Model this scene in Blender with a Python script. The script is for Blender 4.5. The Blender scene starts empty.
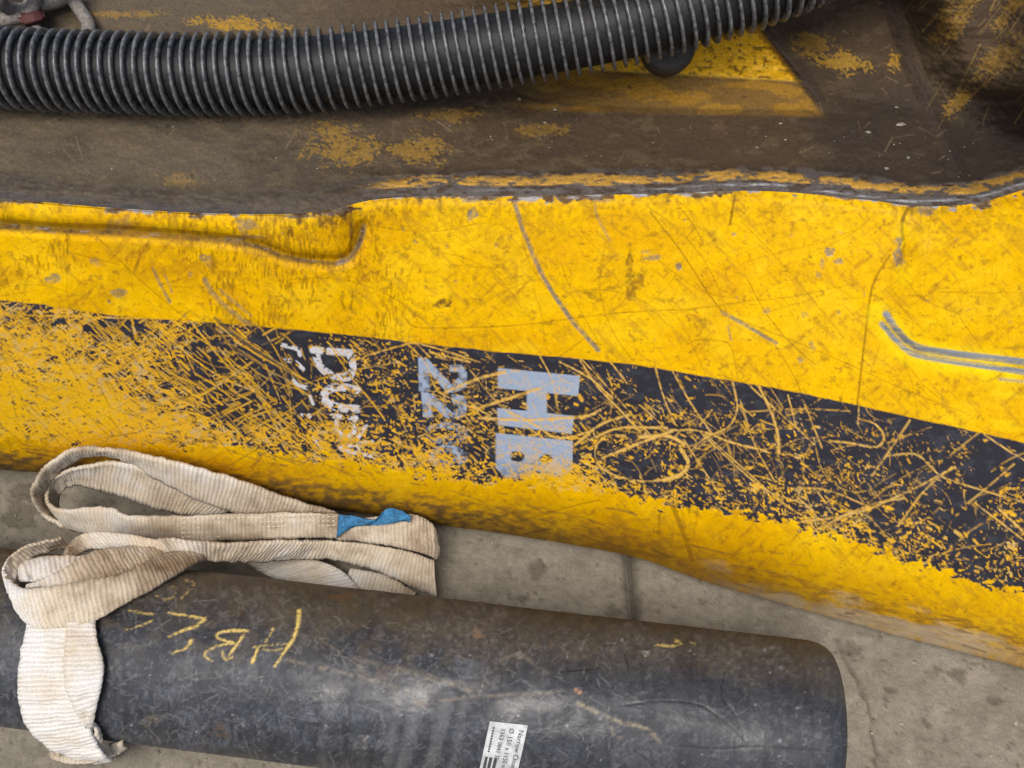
import bpy, bmesh, math
import numpy as np
from mathutils import Vector

# ------------------------------------------------------------------ camera, world, sun, exposure
scene = bpy.context.scene
CAM_H, PITCH, FPX = 0.90, math.radians(52.0), 963.0
cam_data = bpy.data.cameras.new("camera")
cam_data.sensor_width = 36.0
cam_data.lens = 36.0 * FPX / 1024.0
cam_data.clip_start = 0.01
cam_data.clip_end = 100.0
cam = bpy.data.objects.new("camera", cam_data)
scene.collection.objects.link(cam)
cam.location = (0, 0, CAM_H)
cam.rotation_euler = (math.pi / 2 - PITCH, 0, 0)
scene.camera = cam
scene.render.resolution_x, scene.render.resolution_y = 1024, 768

SUN_EL, SUN_AZ = math.radians(60), math.radians(195)     # azimuth from +Y, clockwise
world = bpy.data.worlds.new("World")
scene.world = world
world.use_nodes = True
wn = world.node_tree
wn.nodes.clear()
sky = wn.nodes.new("ShaderNodeTexSky")
sky.sky_type = 'NISHITA'
sky.sun_disc = False
sky.sun_elevation = SUN_EL
sky.sun_rotation = SUN_AZ
sky.air_density, sky.dust_density, sky.ozone_density = 1.0, 3.0, 0.6
bg = wn.nodes.new("ShaderNodeBackground")
bg.inputs[1].default_value = 0.11
wo = wn.nodes.new("ShaderNodeOutputWorld")
wn.links.new(sky.outputs[0], bg.inputs[0])
wn.links.new(bg.outputs[0], wo.inputs[0])

sun_data = bpy.data.lights.new("sun", 'SUN')
sun_data.energy = 1.9
sun_data.angle = math.radians(26)
sun_data.color = (1.0, 0.96, 0.90)
sun = bpy.data.objects.new("sun", sun_data)
scene.collection.objects.link(sun)
sd = Vector((math.sin(SUN_AZ) * math.cos(SUN_EL), math.cos(SUN_AZ) * math.cos(SUN_EL), math.sin(SUN_EL)))
sun.rotation_euler = sd.to_track_quat('Z', 'Y').to_euler()
sun.location = sd * 3

scene.view_settings.view_transform = 'Standard'
scene.view_settings.look = 'None'
scene.view_settings.exposure = 0.34
scene.view_settings.gamma = 1.0
scene.view_settings.use_curve_mapping = False

# ------------------------------------------------------------------ measuring helpers
CO = np.array([0, 0, CAM_H])
FW = np.array([0, math.cos(PITCH), -math.sin(PITCH)])
UP = np.array([0, math.sin(PITCH), math.cos(PITCH)])
RT = np.array([1.0, 0, 0])

def ray(u, v):
    u = np.asarray(u, float)[..., None]; v = np.asarray(v, float)[..., None]
    return FW + RT * (u - 512) / FPX - UP * (v - 384) / FPX

def at(u, v, z):
    """point at height z that the measuring sheet shows at (u, v)"""
    d = ray(u, v)
    t = (np.asarray(z, float) - CAM_H) / d[..., 2]
    return CO + d * t[..., None]

def proj(P):
    d = P - CO
    z = d @ FW
    return 512 + FPX * d[..., 0] / z, 384 - FPX * (d @ UP) / z

def lin(c):
    c = np.asarray(c, float) / 255.0
    return np.where(c <= 0.04045, c / 12.92, ((c + 0.055) / 1.055) ** 2.4)

def sstep(a, b, x):
    t = np.clip((x - a) / (b - a), 0, 1)
    return t * t * (3 - 2 * t)

_rng = np.random.default_rng(7)
_T = _rng.random((16, 256, 256))

def vn(x, y, seed=0):
    T = _T[seed % 16]
    ox = (seed * 37) % 256
    xi = np.floor(x).astype(int); yi = np.floor(y).astype(int)
    fx = x - xi; fy = y - yi
    fx = fx * fx * (3 - 2 * fx); fy = fy * fy * (3 - 2 * fy)
    xi = xi + ox
    a = T[xi & 255, yi & 255]; b = T[(xi + 1) & 255, yi & 255]
    c = T[xi & 255, (yi + 1) & 255]; d = T[(xi + 1) & 255, (yi + 1) & 255]
    return (a * (1 - fx) + b * fx) * (1 - fy) + (c * (1 - fx) + d * fx) * fy

def fbm(x, y, octv=4, seed=0, gain=0.5):
    s = 0; a = 1; t = 0
    for k in range(octv):
        s = s + a * vn(x * 2 ** k, y * 2 ** k, seed + k * 3); t += a; a *= gain
        x, y = x * .83 + y * .56 + 3.7, -x * .56 + y * .83 + 1.3
    return s / t

def rot(x, y, deg):
    a = math.radians(deg)
    return x * math.cos(a) + y * math.sin(a), -x * math.sin(a) + y * math.cos(a)

def rank(f):
    q = np.quantile(f[::5, ::5], np.linspace(0, 1, 101))
    return np.interp(f, q, np.linspace(0, 1, 101))

def smooth_line(pts, n=8):
    p = np.asarray(pts, float)
    if len(p) < 3:
        return p
    q = np.vstack([2 * p[0] - p[1], p, 2 * p[-1] - p[-2]])
    out = []
    for i in range(1, len(q) - 2):
        t = np.linspace(0, 1, n, endpoint=False)[:, None]
        a, b, c, d = q[i - 1], q[i], q[i + 1], q[i + 2]
        out.append(0.5 * (2 * b + (c - a) * t + (2 * a - 5 * b + 4 * c - d) * t ** 2 + (3 * b - a - 3 * c + d) * t ** 3))
    out.append(p[-1:])
    return np.vstack(out)

class Sheet:
    """a drawing sheet on which wear, print and stains are drawn before they are laid on a surface"""
    def __init__(s, x0, y0, x1, y1):
        s.x0, s.y0, s.x1, s.y1 = x0, y0, x1, y1
        s.V, s.U = np.mgrid[y0:y1 + 1, x0:x1 + 1].astype(float)
    def new(s):
        return np.zeros_like(s.U)
    def stroke(s, m, pts, w, a=1.0, w2=None, soft=0.5, n=8):
        p = smooth_line(pts, n)
        w2 = w if w2 is None else w2
        L = len(p) - 1
        for i in range(L):
            (ax, ay), (bx, by) = p[i], p[i + 1]
            ww = w + (w2 - w) * (i + 0.5) / L
            pad = ww / 2 + soft + 1
            j0 = max(int(min(ax, bx) - pad) - s.x0, 0); j1 = min(int(max(ax, bx) + pad) + 2 - s.x0, m.shape[1])
            i0 = max(int(min(ay, by) - pad) - s.y0, 0); i1 = min(int(max(ay, by) + pad) + 2 - s.y0, m.shape[0])
            if j1 <= j0 or i1 <= i0:
                continue
            X = s.U[i0:i1, j0:j1] - ax; Y = s.V[i0:i1, j0:j1] - ay
            dx, dy = bx - ax, by - ay
            t = np.clip((X * dx + Y * dy) / (dx * dx + dy * dy + 1e-9), 0, 1)
            d = np.hypot(X - t * dx, Y - t * dy)
            al = np.clip((ww / 2 + soft - d) / (2 * soft), 0, 1) * min(1, ww + 0.3) * a
            m[i0:i1, j0:j1] = np.maximum(m[i0:i1, j0:j1], al)
    def poly(s, m, pts, a=1.0):
        p = np.asarray(pts, float)
        j0 = max(int(p[:, 0].min()) - 1 - s.x0, 0); j1 = min(int(p[:, 0].max()) + 3 - s.x0, m.shape[1])
        i0 = max(int(p[:, 1].min()) - 1 - s.y0, 0); i1 = min(int(p[:, 1].max()) + 3 - s.y0, m.shape[0])
        acc = 0
        for ox in (-.33, 0, .33):
            for oy in (-.33, 0, .33):
                X = s.U[i0:i1, j0:j1] + ox; Y = s.V[i0:i1, j0:j1] + oy
                ins = np.zeros(X.shape, bool)
                for k in range(len(p)):
                    (ax, ay), (bx, by) = p[k], p[(k + 1) % len(p)]
                    if ay == by:
                        continue
                    c = ((ay > Y) != (by > Y)) & (X < (bx - ax) * (Y - ay) / (by - ay) + ax)
                    ins ^= c
                acc = acc + ins
        m[i0:i1, j0:j1] = np.maximum(m[i0:i1, j0:j1], a * acc / 9.0)
    def spot(s, m, x, y, rx, ry=None, a=1.0, ang=0, seed=0, rough=0.5):
        ry = rx if ry is None else ry
        r = max(rx, ry) * 2 + 2
        j0 = max(int(x - r) - s.x0, 0); j1 = min(int(x + r) - s.x0, m.shape[1])
        i0 = max(int(y - r) - s.y0, 0); i1 = min(int(y + r) - s.y0, m.shape[0])
        if j1 <= j0 or i1 <= i0:
            return
        X = s.U[i0:i1, j0:j1]; Y = s.V[i0:i1, j0:j1]
        dx, dy = rot(X - x, Y - y, ang)
        d = np.hypot(dx / rx, dy / ry) + rough * (fbm(X / (rx * .8 + 1), Y / (ry * .8 + 1), 3, seed) - 0.5) * 2
        k = min(rx, ry)
        m[i0:i1, j0:j1] = np.maximum(m[i0:i1, j0:j1], a * np.clip((1 - d) * k * 0.8 + 0.3, 0, 1))
    def sample(s, arr, u, v):
        x = np.clip(u - s.x0, 0, arr.shape[1] - 1.001); y = np.clip(v - s.y0, 0, arr.shape[0] - 1.001)
        xi = x.astype(int); yi = y.astype(int)
        fx = x - xi; fy = y - yi
        if arr.ndim == 3:
            fx = fx[..., None]; fy = fy[..., None]
        return (arr[yi, xi] * (1 - fx) + arr[yi, xi + 1] * fx) * (1 - fy) + (arr[yi + 1, xi] * (1 - fx) + arr[yi + 1, xi + 1] * fx) * fy

def crisp(a, k):
    b = (np.roll(a, 1, 0) + np.roll(a, -1, 0) + np.roll(a, 1, 1) + np.roll(a, -1, 1)) / 8 + a / 2
    return np.clip(a + k * (a - b), a * .3, a * 2.2 + .01)

def mix(col, rgb, m):
    rgb = np.asarray(rgb, float)
    if rgb.ndim == 1:
        rgb = rgb[None, None, :]
    return col * (1 - m[..., None]) + rgb * m[..., None]

# ------------------------------------------------------------------ object helpers
COL = scene.collection

def link(o, parent=None):
    COL.objects.link(o)
    if parent is not None:
        o.parent = parent
    return o

def empty(name, loc=(0, 0, 0)):
    o = bpy.data.objects.new(name, None)
    o.empty_display_size = 0.05
    o.location = loc
    return link(o)

def tag(o, label=None, cat=None, group=None, kind=None):
    if label: o["label"] = label
    if cat: o["category"] = cat
    if group: o["group"] = group
    if kind: o["kind"] = kind
    return o

def mesh_obj(name, V, F, mat, parent=None, attrs=None, normals=None, uv=None, smooth=True):
    """V (n,3), F (m,3|4) arrays -> one mesh object; V in world space, the parent's location is taken off"""
    V = np.asarray(V, float).reshape(-1, 3)
    if parent is not None:
        q = parent
        while q is not None:
            V = V - np.array(q.location); q = q.parent
    me = bpy.data.meshes.new(name)
    F = np.asarray(F, np.int32)
    k = F.shape[1]
    me.vertices.add(len(V)); me.vertices.foreach_set("co", V.astype(np.float32).ravel())
    me.loops.add(F.size); me.loops.foreach_set("vertex_index", F.ravel())
    me.polygons.add(len(F)); me.polygons.foreach_set("loop_start", np.arange(0, F.size, k, dtype=np.int32))
    me.polygons.foreach_set("use_smooth", np.full(len(F), smooth))
    if uv is not None:
        l = me.uv_layers.new(name="UVMap")
        l.data.foreach_set("uv", np.asarray(uv, np.float32)[F.ravel()].ravel())
    for an, ar in (attrs or {}).items():
        ar = np.asarray(ar, np.float32)
        if ar.ndim == 2:
            a = me.attributes.new(an, 'FLOAT_COLOR', 'POINT')
            a.data.foreach_set("color", np.hstack([ar, np.ones((len(ar), 1), np.float32)]).ravel())
        else:
            a = me.attributes.new(an, 'FLOAT', 'POINT')
            a.data.foreach_set("value", ar)
    me.update(calc_edges=True)
    if normals is not None:
        me.normals_split_custom_set_from_vertices(np.asarray(normals, np.float32))
    me.materials.append(mat)
    return link(bpy.data.objects.new(name, me), parent)

def grid_faces(nr, nc, wrap=False):
    r = np.arange(nr - 1)[:, None]
    c = np.arange(nc if wrap else nc - 1)[None, :]
    c2 = (c + 1) % nc
    a = r * nc + c; b = r * nc + c2; d = (r + 1) * nc + c; e = (r + 1) * nc + c2
    return np.stack([a, d, e, b], -1).reshape(-1, 4)

def grid_normals(P):
    du = np.gradient(P, axis=1); dv = np.gradient(P, axis=0)
    n = np.cross(dv, du)
    return n / (np.linalg.norm(n, axis=-1, keepdims=True) + 1e-12)

def bm_obj(name, bm, mat, parent=None, smooth=True):
    me = bpy.data.meshes.new(name)
    if parent is not None:
        q = parent; off = Vector((0, 0, 0))
        while q is not None:
            off += q.location; q = q.parent
        bmesh.ops.translate(bm, verts=bm.verts, vec=-off)
    bmesh.ops.recalc_face_normals(bm, faces=bm.faces)
    bm.to_mesh(me); bm.free()
    for p in me.polygons:
        p.use_smooth = smooth
    me.materials.append(mat)
    return link(bpy.data.objects.new(name, me), parent)

def tube(path, radius, seg=16, closed=False):
    """world-space tube, returns V, F"""
    p = np.asarray(path, float)
    n = len(p)
    tan = np.gradient(p, axis=0) if not closed else (np.roll(p, -1, 0) - np.roll(p, 1, 0))
    tan /= np.linalg.norm(tan, axis=1, keepdims=True)
    ref = np.array([0, 0, 1.0]) if abs(tan[0][2]) < .8 else np.array([0, 1.0, 0])
    nrm = []
    cur = ref
    for t in tan:
        cur = cur - t * (cur @ t); cur = cur / np.linalg.norm(cur); nrm.append(cur)
    nrm = np.array(nrm); bi = np.cross(tan, nrm)
    th = np.linspace(0, 2 * np.pi, seg, endpoint=False)
    r = np.broadcast_to(np.asarray(radius, float), (n,))
    V = p[:, None] + r[:, None, None] * (np.cos(th)[None, :, None] * nrm[:, None] + np.sin(th)[None, :, None] * bi[:, None])
    F = grid_faces(n, seg, wrap=True)
    V = V.reshape(-1, 3)
    if closed:
        a = (n - 1) * seg + np.arange(seg); b = (n - 1) * seg + (np.arange(seg) + 1) % seg
        c = np.arange(seg); d = (np.arange(seg) + 1) % seg
        F = np.vstack([F, np.stack([a, c, d, b], -1)])
    return V, F

# ------------------------------------------------------------------ materials
def nodes_mat(name):
    m = bpy.data.materials.new(name); m.use_nodes = True
    nt = m.node_tree
    return m, nt, nt.nodes["Principled BSDF"]

def N(nt, kind, **kw):
    n = nt.nodes.new(kind)
    for k, v in kw.items():
        setattr(n, k, v)
    return n

def noise_node(nt, scale, detail=4, rough=0.55, coord='Object', stretch=None):
    tc = N(nt, "ShaderNodeTexCoord")
    nz = N(nt, "ShaderNodeTexNoise")
    nz.inputs["Scale"].default_value = scale
    nz.inputs["Detail"].default_value = detail
    nz.inputs["Roughness"].default_value = rough
    if stretch:
        mp = N(nt, "ShaderNodeMapping"); mp.inputs["Scale"].default_value = stretch
        nt.links.new(tc.outputs[coord], mp.inputs[0]); nt.links.new(mp.outputs[0], nz.inputs["Vector"])
    else:
        nt.links.new(tc.outputs[coord], nz.inputs["Vector"])
    return nz

def ramp(nt, src, stops):
    r = N(nt, "ShaderNodeValToRGB")
    while len(r.color_ramp.elements) < len(stops):
        r.color_ramp.elements.new(0.5)
    for e, (p, c) in zip(r.color_ramp.elements, stops):
        e.position = p
        e.color = (c, c, c, 1) if not hasattr(c, '__len__') else (*c, 1)
    nt.links.new(src, r.inputs[0])
    return r

def mult(nt, a, b, fac=1.0):
    m = N(nt, "ShaderNodeMix", data_type='RGBA', blend_type='MULTIPLY')
    m.inputs[0].default_value = fac
    nt.links.new(a, m.inputs[6]); nt.links.new(b, m.inputs[7])
    return m.outputs[2]

def painted_mat(name, grain=900, grain_amt=(0.8, 1.15), bump=0.15, bump_scale=500, spec=0.4):
    """colour, roughness and bare metal drawn per vertex, fine grain and relief from noise"""
    m, nt, p = nodes_mat(name)
    a = N(nt, "ShaderNodeAttribute", attribute_name="Col")
    nz = noise_node(nt, grain, 3)
    r = ramp(nt, nz.outputs[0], [(0.3, grain_amt[0]), (0.7, grain_amt[1])])
    nt.links.new(mult(nt, a.outputs["Color"], r.outputs[0]), p.inputs["Base Color"])
    b = N(nt, "ShaderNodeAttribute", attribute_name="rough")
    ad = N(nt, "ShaderNodeMath", operation='MULTIPLY_ADD')
    ad.inputs[1].default_value = 0.25; 
    nt.links.new(nz.outputs[0], ad.inputs[0]); nt.links.new(b.outputs["Fac"], ad.inputs[2])
    sb = N(nt, "ShaderNodeMath", operation='SUBTRACT'); sb.inputs[1].default_value = 0.125; sb.use_clamp = True
    nt.links.new(ad.outputs[0], sb.inputs[0]); nt.links.new(sb.outputs[0], p.inputs["Roughness"])
    c = N(nt, "ShaderNodeAttribute", attribute_name="metal")
    nt.links.new(c.outputs["Fac"], p.inputs["Metallic"])
    nb = noise_node(nt, bump_scale, 4, 0.6)
    bu = N(nt, "ShaderNodeBump"); bu.inputs["Strength"].default_value = bump; bu.inputs["Distance"].default_value = 0.002
    nt.links.new(nb.outputs[0], bu.inputs["Height"]); nt.links.new(bu.outputs[0], p.inputs["Normal"])
    p.inputs["Specular IOR Level"].default_value = spec
    return m

def simple_mat(name, rgb, rough=0.6, metal=0.0, grain=300, amt=(0.6, 1.2), bump=0.2, spec=0.5, stretch=None):
    m, nt, p = nodes_mat(name)
    nz = noise_node(nt, grain, 5, 0.6, stretch=stretch)
    r = ramp(nt, nz.outputs[0], [(0.3, amt[0]), (0.7, amt[1])])
    c = N(nt, "ShaderNodeRGB"); c.outputs[0].default_value = (*rgb, 1)
    nt.links.new(mult(nt, c.outputs[0], r.outputs[0]), p.inputs["Base Color"])
    p.inputs["Roughness"].default_value = rough
    p.inputs["Metallic"].default_value = metal
    p.inputs["Specular IOR Level"].default_value = spec
    bu = N(nt, "ShaderNodeBump"); bu.inputs["Strength"].default_value = bump; bu.inputs["Distance"].default_value = 0.002
    nt.links.new(nz.outputs[0], bu.inputs["Height"]); nt.links.new(bu.outputs[0], p.inputs["Normal"])
    return m

M_panel = painted_mat("worn_yellow_paint", 600, (0.87, 1.09), 0.09, 420, 0.06)
M_ledge = painted_mat("dusty_steel", 500, (0.76, 1.22), 0.3, 260, 0.25)
M_bar = painted_mat("black_bar_steel", 500, (0.74, 1.26), 0.14, 380, 0.5)
M_floor = painted_mat("concrete", 420, (0.84, 1.14), 0.35, 260, 0.2)
M_core = simple_mat("dirty_housing_steel", (0.10, 0.07, 0.03), 0.7)
M_hose = simple_mat("black_rubber", (0.009, 0.0095, 0.0105), 0.55, grain=260, amt=(0.5, 2.0), bump=0.15, spec=0.35)
M_coil = simple_mat("worn_black_plastic_coil", (0.095, 0.095, 0.095), 0.24, grain=220, amt=(0.3, 2.0), bump=0.25)
M_plug = simple_mat("dark_rubber_plug", (0.05, 0.04, 0.03), 0.6)
M_link = simple_mat("dull_grey_steel", (0.24, 0.215, 0.185), 0.7, 0.1, grain=350, amt=(.55, 1.3), bump=.5)
M_red = simple_mat("faded_red_paint", (0.10, 0.03, 0.028), 0.75)
M_joint = simple_mat("dirt_in_joint", (0.10, 0.082, 0.065), 0.9)
M_grit = simple_mat("pale_grit", (0.27, 0.235, 0.185), 0.95, grain=120, amt=(0.3, 1.7))
M_blue = simple_mat("blue_label_cloth", (0.035, 0.17, 0.33), 0.8, grain=260, amt=(0.45, 1.4), bump=.6)
M_thread = simple_mat("cream_thread", (0.62, 0.55, 0.43), 0.9, grain=500)
M_paper = simple_mat("white_label_paper", (0.60, 0.61, 0.60), 0.55, grain=130, amt=(0.6, 1.1), bump=0.25)
M_ink = simple_mat("black_ink", (0.06, 0.06, 0.062), 0.6, bump=0.0)

def webbing_mat():
    m, nt, p = nodes_mat("cream_webbing")
    uvn = N(nt, "ShaderNodeUVMap")
    sep = N(nt, "ShaderNodeSeparateXYZ"); nt.links.new(uvn.outputs[0], sep.inputs[0])
    def wave(src, k):
        a = N(nt, "ShaderNodeMath", operation='MULTIPLY'); a.inputs[1].default_value = k
        nt.links.new(src, a.inputs[0])
        s = N(nt, "ShaderNodeMath", operation='SINE'); nt.links.new(a.outputs[0], s.inputs[0])
        return s.outputs[0]
    nzw = noise_node(nt, 55, 2)
    jit = N(nt, "ShaderNodeMath", operation='MULTIPLY_ADD'); jit.inputs[1].default_value = 0.004
    nt.links.new(nzw.outputs[0], jit.inputs[0]); nt.links.new(sep.outputs[0], jit.inputs[2])
    rib = wave(jit.outputs[0], 2 * math.pi / 0.0040)
    warp = wave(sep.outputs[1], 2 * math.pi / 0.0030)
    h = N(nt, "ShaderNodeMath", operation='MULTIPLY_ADD'); h.inputs[1].default_value = 0.3
    h.inputs[1].default_value = 0.6
    wr = N(nt, 'ShaderNodeMath', operation='MULTIPLY'); nt.links.new(warp, wr.inputs[0]); nt.links.new(rib, wr.inputs[1])
    nt.links.new(wr.outputs[0], h.inputs[0]); nt.links.new(rib, h.inputs[2])
    nf = noise_node(nt, 900, 4, 0.7)
    h2 = N(nt, "ShaderNodeMath", operation='MULTIPLY_ADD'); h2.inputs[1].default_value = 1.0
    nt.links.new(nf.outputs[0], h2.inputs[0]); nt.links.new(h.outputs[0], h2.inputs[2])
    bu = N(nt, "ShaderNodeBump"); bu.inputs["Strength"].default_value = 0.5; bu.inputs["Distance"].default_value = 0.0005
    nt.links.new(h2.outputs[0], bu.inputs["Height"]); nt.links.new(bu.outputs[0], p.inputs["Normal"])
    d = noise_node(nt, 16, 6, 0.65)
    r = N(nt, "ShaderNodeValToRGB")
    els = r.color_ramp.elements
    els[0].position = 0.22; els[0].color = (0.27, 0.18, 0.10, 1)
    els[1].position = 0.66; els[1].color = (0.80, 0.76, 0.70, 1)
    e = els.new(0.44); e.color = (0.70, 0.585, 0.43, 1)
    dat = N(nt, "ShaderNodeAttribute", attribute_name="dirt_and_light")
    dsum = N(nt, "ShaderNodeMath", operation='SUBTRACT')
    nt.links.new(d.outputs[0], dsum.inputs[0]); nt.links.new(dat.outputs["Fac"], dsum.inputs[1])
    nt.links.new(dsum.outputs[0], r.inputs[0])
    rr = ramp(nt, rib, [(0.0, 0.86), (0.7, 1.03)])
    fr = ramp(nt, nf.outputs[0], [(0.3, 0.72), (0.7, 1.16)])
    c = mult(nt, mult(nt, r.outputs[0], rr.outputs[0]), fr.outputs[0])
    nt.links.new(c, p.inputs["Base Color"])
    p.inputs["Roughness"].default_value = 0.85
    p.inputs["Specular IOR Level"].default_value = 0.15
    p.inputs["Sheen Weight"].default_value = 0.15
    return m
M_web = webbing_mat()

# ================================================================== FLOOR
def interp(xs, pts):
    p = np.asarray(pts, float)
    q = smooth_line(p, 10)
    return np.interp(xs, q[:, 0], q[:, 1])

SF = Sheet(-40, 430, 1070, 800)
crack = SF.new(); stain = SF.new(); pale = SF.new()
SF.stroke(crack, [(842, 655), (852, 672), (862, 692), (870, 712), (872, 735), (876, 760), (873, 790)], 3.0, 0.6)
SF.stroke(crack, [(838, 640), (846, 660), (866, 694)], 7, 0.5, 2, soft=2)
for x, y, rx, ry in [(957, 675, 7, 9), (994, 700, 9, 5), (944, 738, 3, 6), (926, 722, 4, 7), (1009, 748, 3, 3), (848, 650, 14, 9), (890, 690, 8, 3), (885, 700, 4, 6),
                     (522, 600, 7, 4), (535, 568, 8, 10), (615, 612, 10, 5), (700, 600, 9, 4), (940, 668, 3, 2), (972, 664, 5, 3), (20, 515, 20, 12), (30, 492, 18, 8), (15, 550, 22, 10)]:
    SF.spot(stain, x, y, rx, ry, 0.75, seed=int(x), rough=0.9)
g = np.random.default_rng(3)
for k in range(900):
    SF.spot(stain, g.uniform(-40, 1070), g.uniform(440, 800), g.uniform(.6, 3), g.uniform(.6, 2.2), g.uniform(.25, .9), seed=k, rough=1.0)
for k in range(260):
    SF.spot(pale, g.uniform(-40, 1070), g.uniform(440, 800), g.uniform(.8, 3), g.uniform(.8, 2), g.uniform(.2, .6), seed=k, rough=.8)
n1 = fbm(SF.U / 60, SF.V / 45, 5, 2); n2 = fbm(SF.U / 14, SF.V / 10, 4, 5)
cf = np.broadcast_to(lin([158, 150, 134]) * 0.80, SF.U.shape + (3,)).copy()
cf = mix(cf, lin([128, 119, 104]) * 0.85, sstep(.42, .68, n1) * .5)
n6 = rank(fbm(SF.U / 5, SF.V / 4, 4, 9)); cf = cf * (.80 + .22 * n6)[..., None]
cf = mix(cf, lin([96, 84, 70]) * .9, np.clip((.06 - rank(fbm(SF.U / 4, SF.V / 3, 3, 11))) * 20, 0, 1) * .6)
cf = mix(cf, lin([180, 170, 152]) * 0.85, sstep(.50, .78, n2) * .28)
cf = mix(cf, lin([72, 62, 50]) * .8, np.maximum(crack, stain * .75) * .8)
cf = mix(cf, lin([205, 196, 178]) * .8, pale * .7)
cf = np.minimum(crisp(cf, 1.2), .9)
zf = -0.0035 * crack - 0.0016 * stain + 0.0012 * (n1 - .5) + 0.0008 * (n2 - .5)

floor = mesh_obj("concrete_floor", [(-2.5, -2, -.006), (2.5, -2, -.006), (2.5, 3, -.006), (-2.5, 3, -.006)], [[0, 1, 2, 3]], M_joint)
tag(floor, "grey dusty concrete floor under the yellow breaker", "floor", kind="structure")
def slab(x0a, x1a):
    xs = np.unique(np.concatenate([[x0a], np.linspace(-2.5, -.6, 20), np.arange(-.6, .6, .0028), np.linspace(.6, 2.5, 20), [x1a]]))
    xs = xs[(xs >= x0a) & (xs <= x1a)]
    ys = np.concatenate([np.linspace(-2, .1, 20), np.arange(.1028, .70, .0028), np.linspace(.72, 3, 16)])
    X, Y = np.meshgrid(xs, ys)
    P = np.stack([X, Y, 0 * X], -1)
    u, v = proj(P)
    ok = (Y > .05)
    u = np.where(ok, u, 500 + X * 900); v = np.where(ok, v, 700 - Y * 60)
    uw, vw = 560 + X * 1050, 1010 - Y * 900
    uu = np.abs((uw + 40) % 2220 - 1110) - 40; vv = 430 + np.abs((vw - 430) % 740 - 370)
    inside = (u > -40) & (u < 1070) & (v > 430) & (v < 800)
    uu = np.where(inside, u, uu); vv = np.where(inside, v, vv)
    P[..., 2] += SF.sample(zf, uu, vv)
    edge = np.minimum(np.abs(X - x0a), np.abs(X - x1a))
    P[..., 2] -= 0.004 * np.exp(-(edge / 0.0035) ** 2) + 0.002 * np.exp(-(edge / 0.012) ** 2) * vn(Y * 90, X * 0, 4)
    cc = SF.sample(cf, uu, vv)
    cc = cc * (1 - .45 * np.exp(-(edge / 0.006) ** 2))[..., None]
    # skirt down into the joint
    nr, nc = X.shape
    V = P.reshape(-1, 3); F = grid_faces(nr, nc)[:, ::-1]
    A = {"Col": cc.reshape(-1, 3), "rough": np.full(V.shape[0], .88), "metal": np.zeros(V.shape[0])}
    side = 0 if x1a > 2 else nc - 1
    idx = np.arange(nr) * nc + side
    low = V[idx].copy(); low[:, 2] = -.02
    b = len(V); V = np.vstack([V, low])
    F2 = np.stack([idx[:-1], idx[1:], b + np.arange(1, nr), b + np.arange(nr - 1)], -1)
    A = {"Col": np.vstack([A["Col"], A["Col"][idx] * .6]), "rough": np.full(len(V), .9), "metal": np.zeros(len(V))}
    return mesh_obj("slab", V, np.vstack([F, F2]), M_floor, floor, A)
slab(-2.5, 0.1195)
slab(0.1240, 2.5)

# ================================================================== BREAKER: side panel
breaker = empty("hydraulic_breaker", (0, 0.75, 0))
tag(breaker, "scratched yellow hydraulic breaker housing with black lettered stripe lying on the floor", "hydraulic breaker")

LIP = [(-400, 190), (-150, 194), (0, 199), (100, 207), (200, 213), (290, 214), (335, 209), (372, 200), (430, 196), (512, 196), (640, 194), (760, 191), (860, 199), (915, 206), (970, 204), (1010, 194), (1050, 180), (1150, 150), (1400, 90)]
BOT = [(-400, 446), (-150, 460), (0, 470), (100, 474), (180, 482), (300, 503), (440, 525), (560, 542), (640, 557), (700, 577), (800, 606), (900, 634), (1024, 664), (1150, 694), (1400, 750)]
Z_LIP, Z_BOT = 0.40, 0.032

SP = Sheet(-330, 60, 1354, 780)
U, V = SP.U, SP.V
lipv = interp(U[0], LIP)[None, :] + 0 * U
botv = interp(U[0], BOT)[None, :] + 0 * U
tt = (V - lipv) / (botv - lipv)
g = np.random.default_rng(11)

STOP = [(-400, 262), (0, 300), (60, 308), (130, 317), (240, 325), (340, 334), (480, 350), (620, 363), (720, 379), (800, 393), (905, 416), (1024, 443), (1400, 535)]
SBOT = [(-400, 420), (0, 440), (100, 446), (200, 446), (300, 458), (400, 472), (480, 479), (560, 486), (640, 500), (720, 512), (800, 527), (870, 549), (940, 571), (1024, 594), (1400, 690)]
stop = interp(U[0], STOP)[None, :] + 0 * U
sbot = interp(U[0], SBOT)[None, :] + 0 * U
wob = .45 * (fbm(U / 22, V / 10, 2, 4) - .5) + .9 * (fbm(U / 5, V / 3.5, 3, 6) - .5)
stripe = np.clip(V - stop + .5 + 1.2 * (fbm(U / 9, V / 9, 2, 9) - .5), 0, 1) * np.clip((sbot - V + 26 * wob) * .8, 0, 1)

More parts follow.
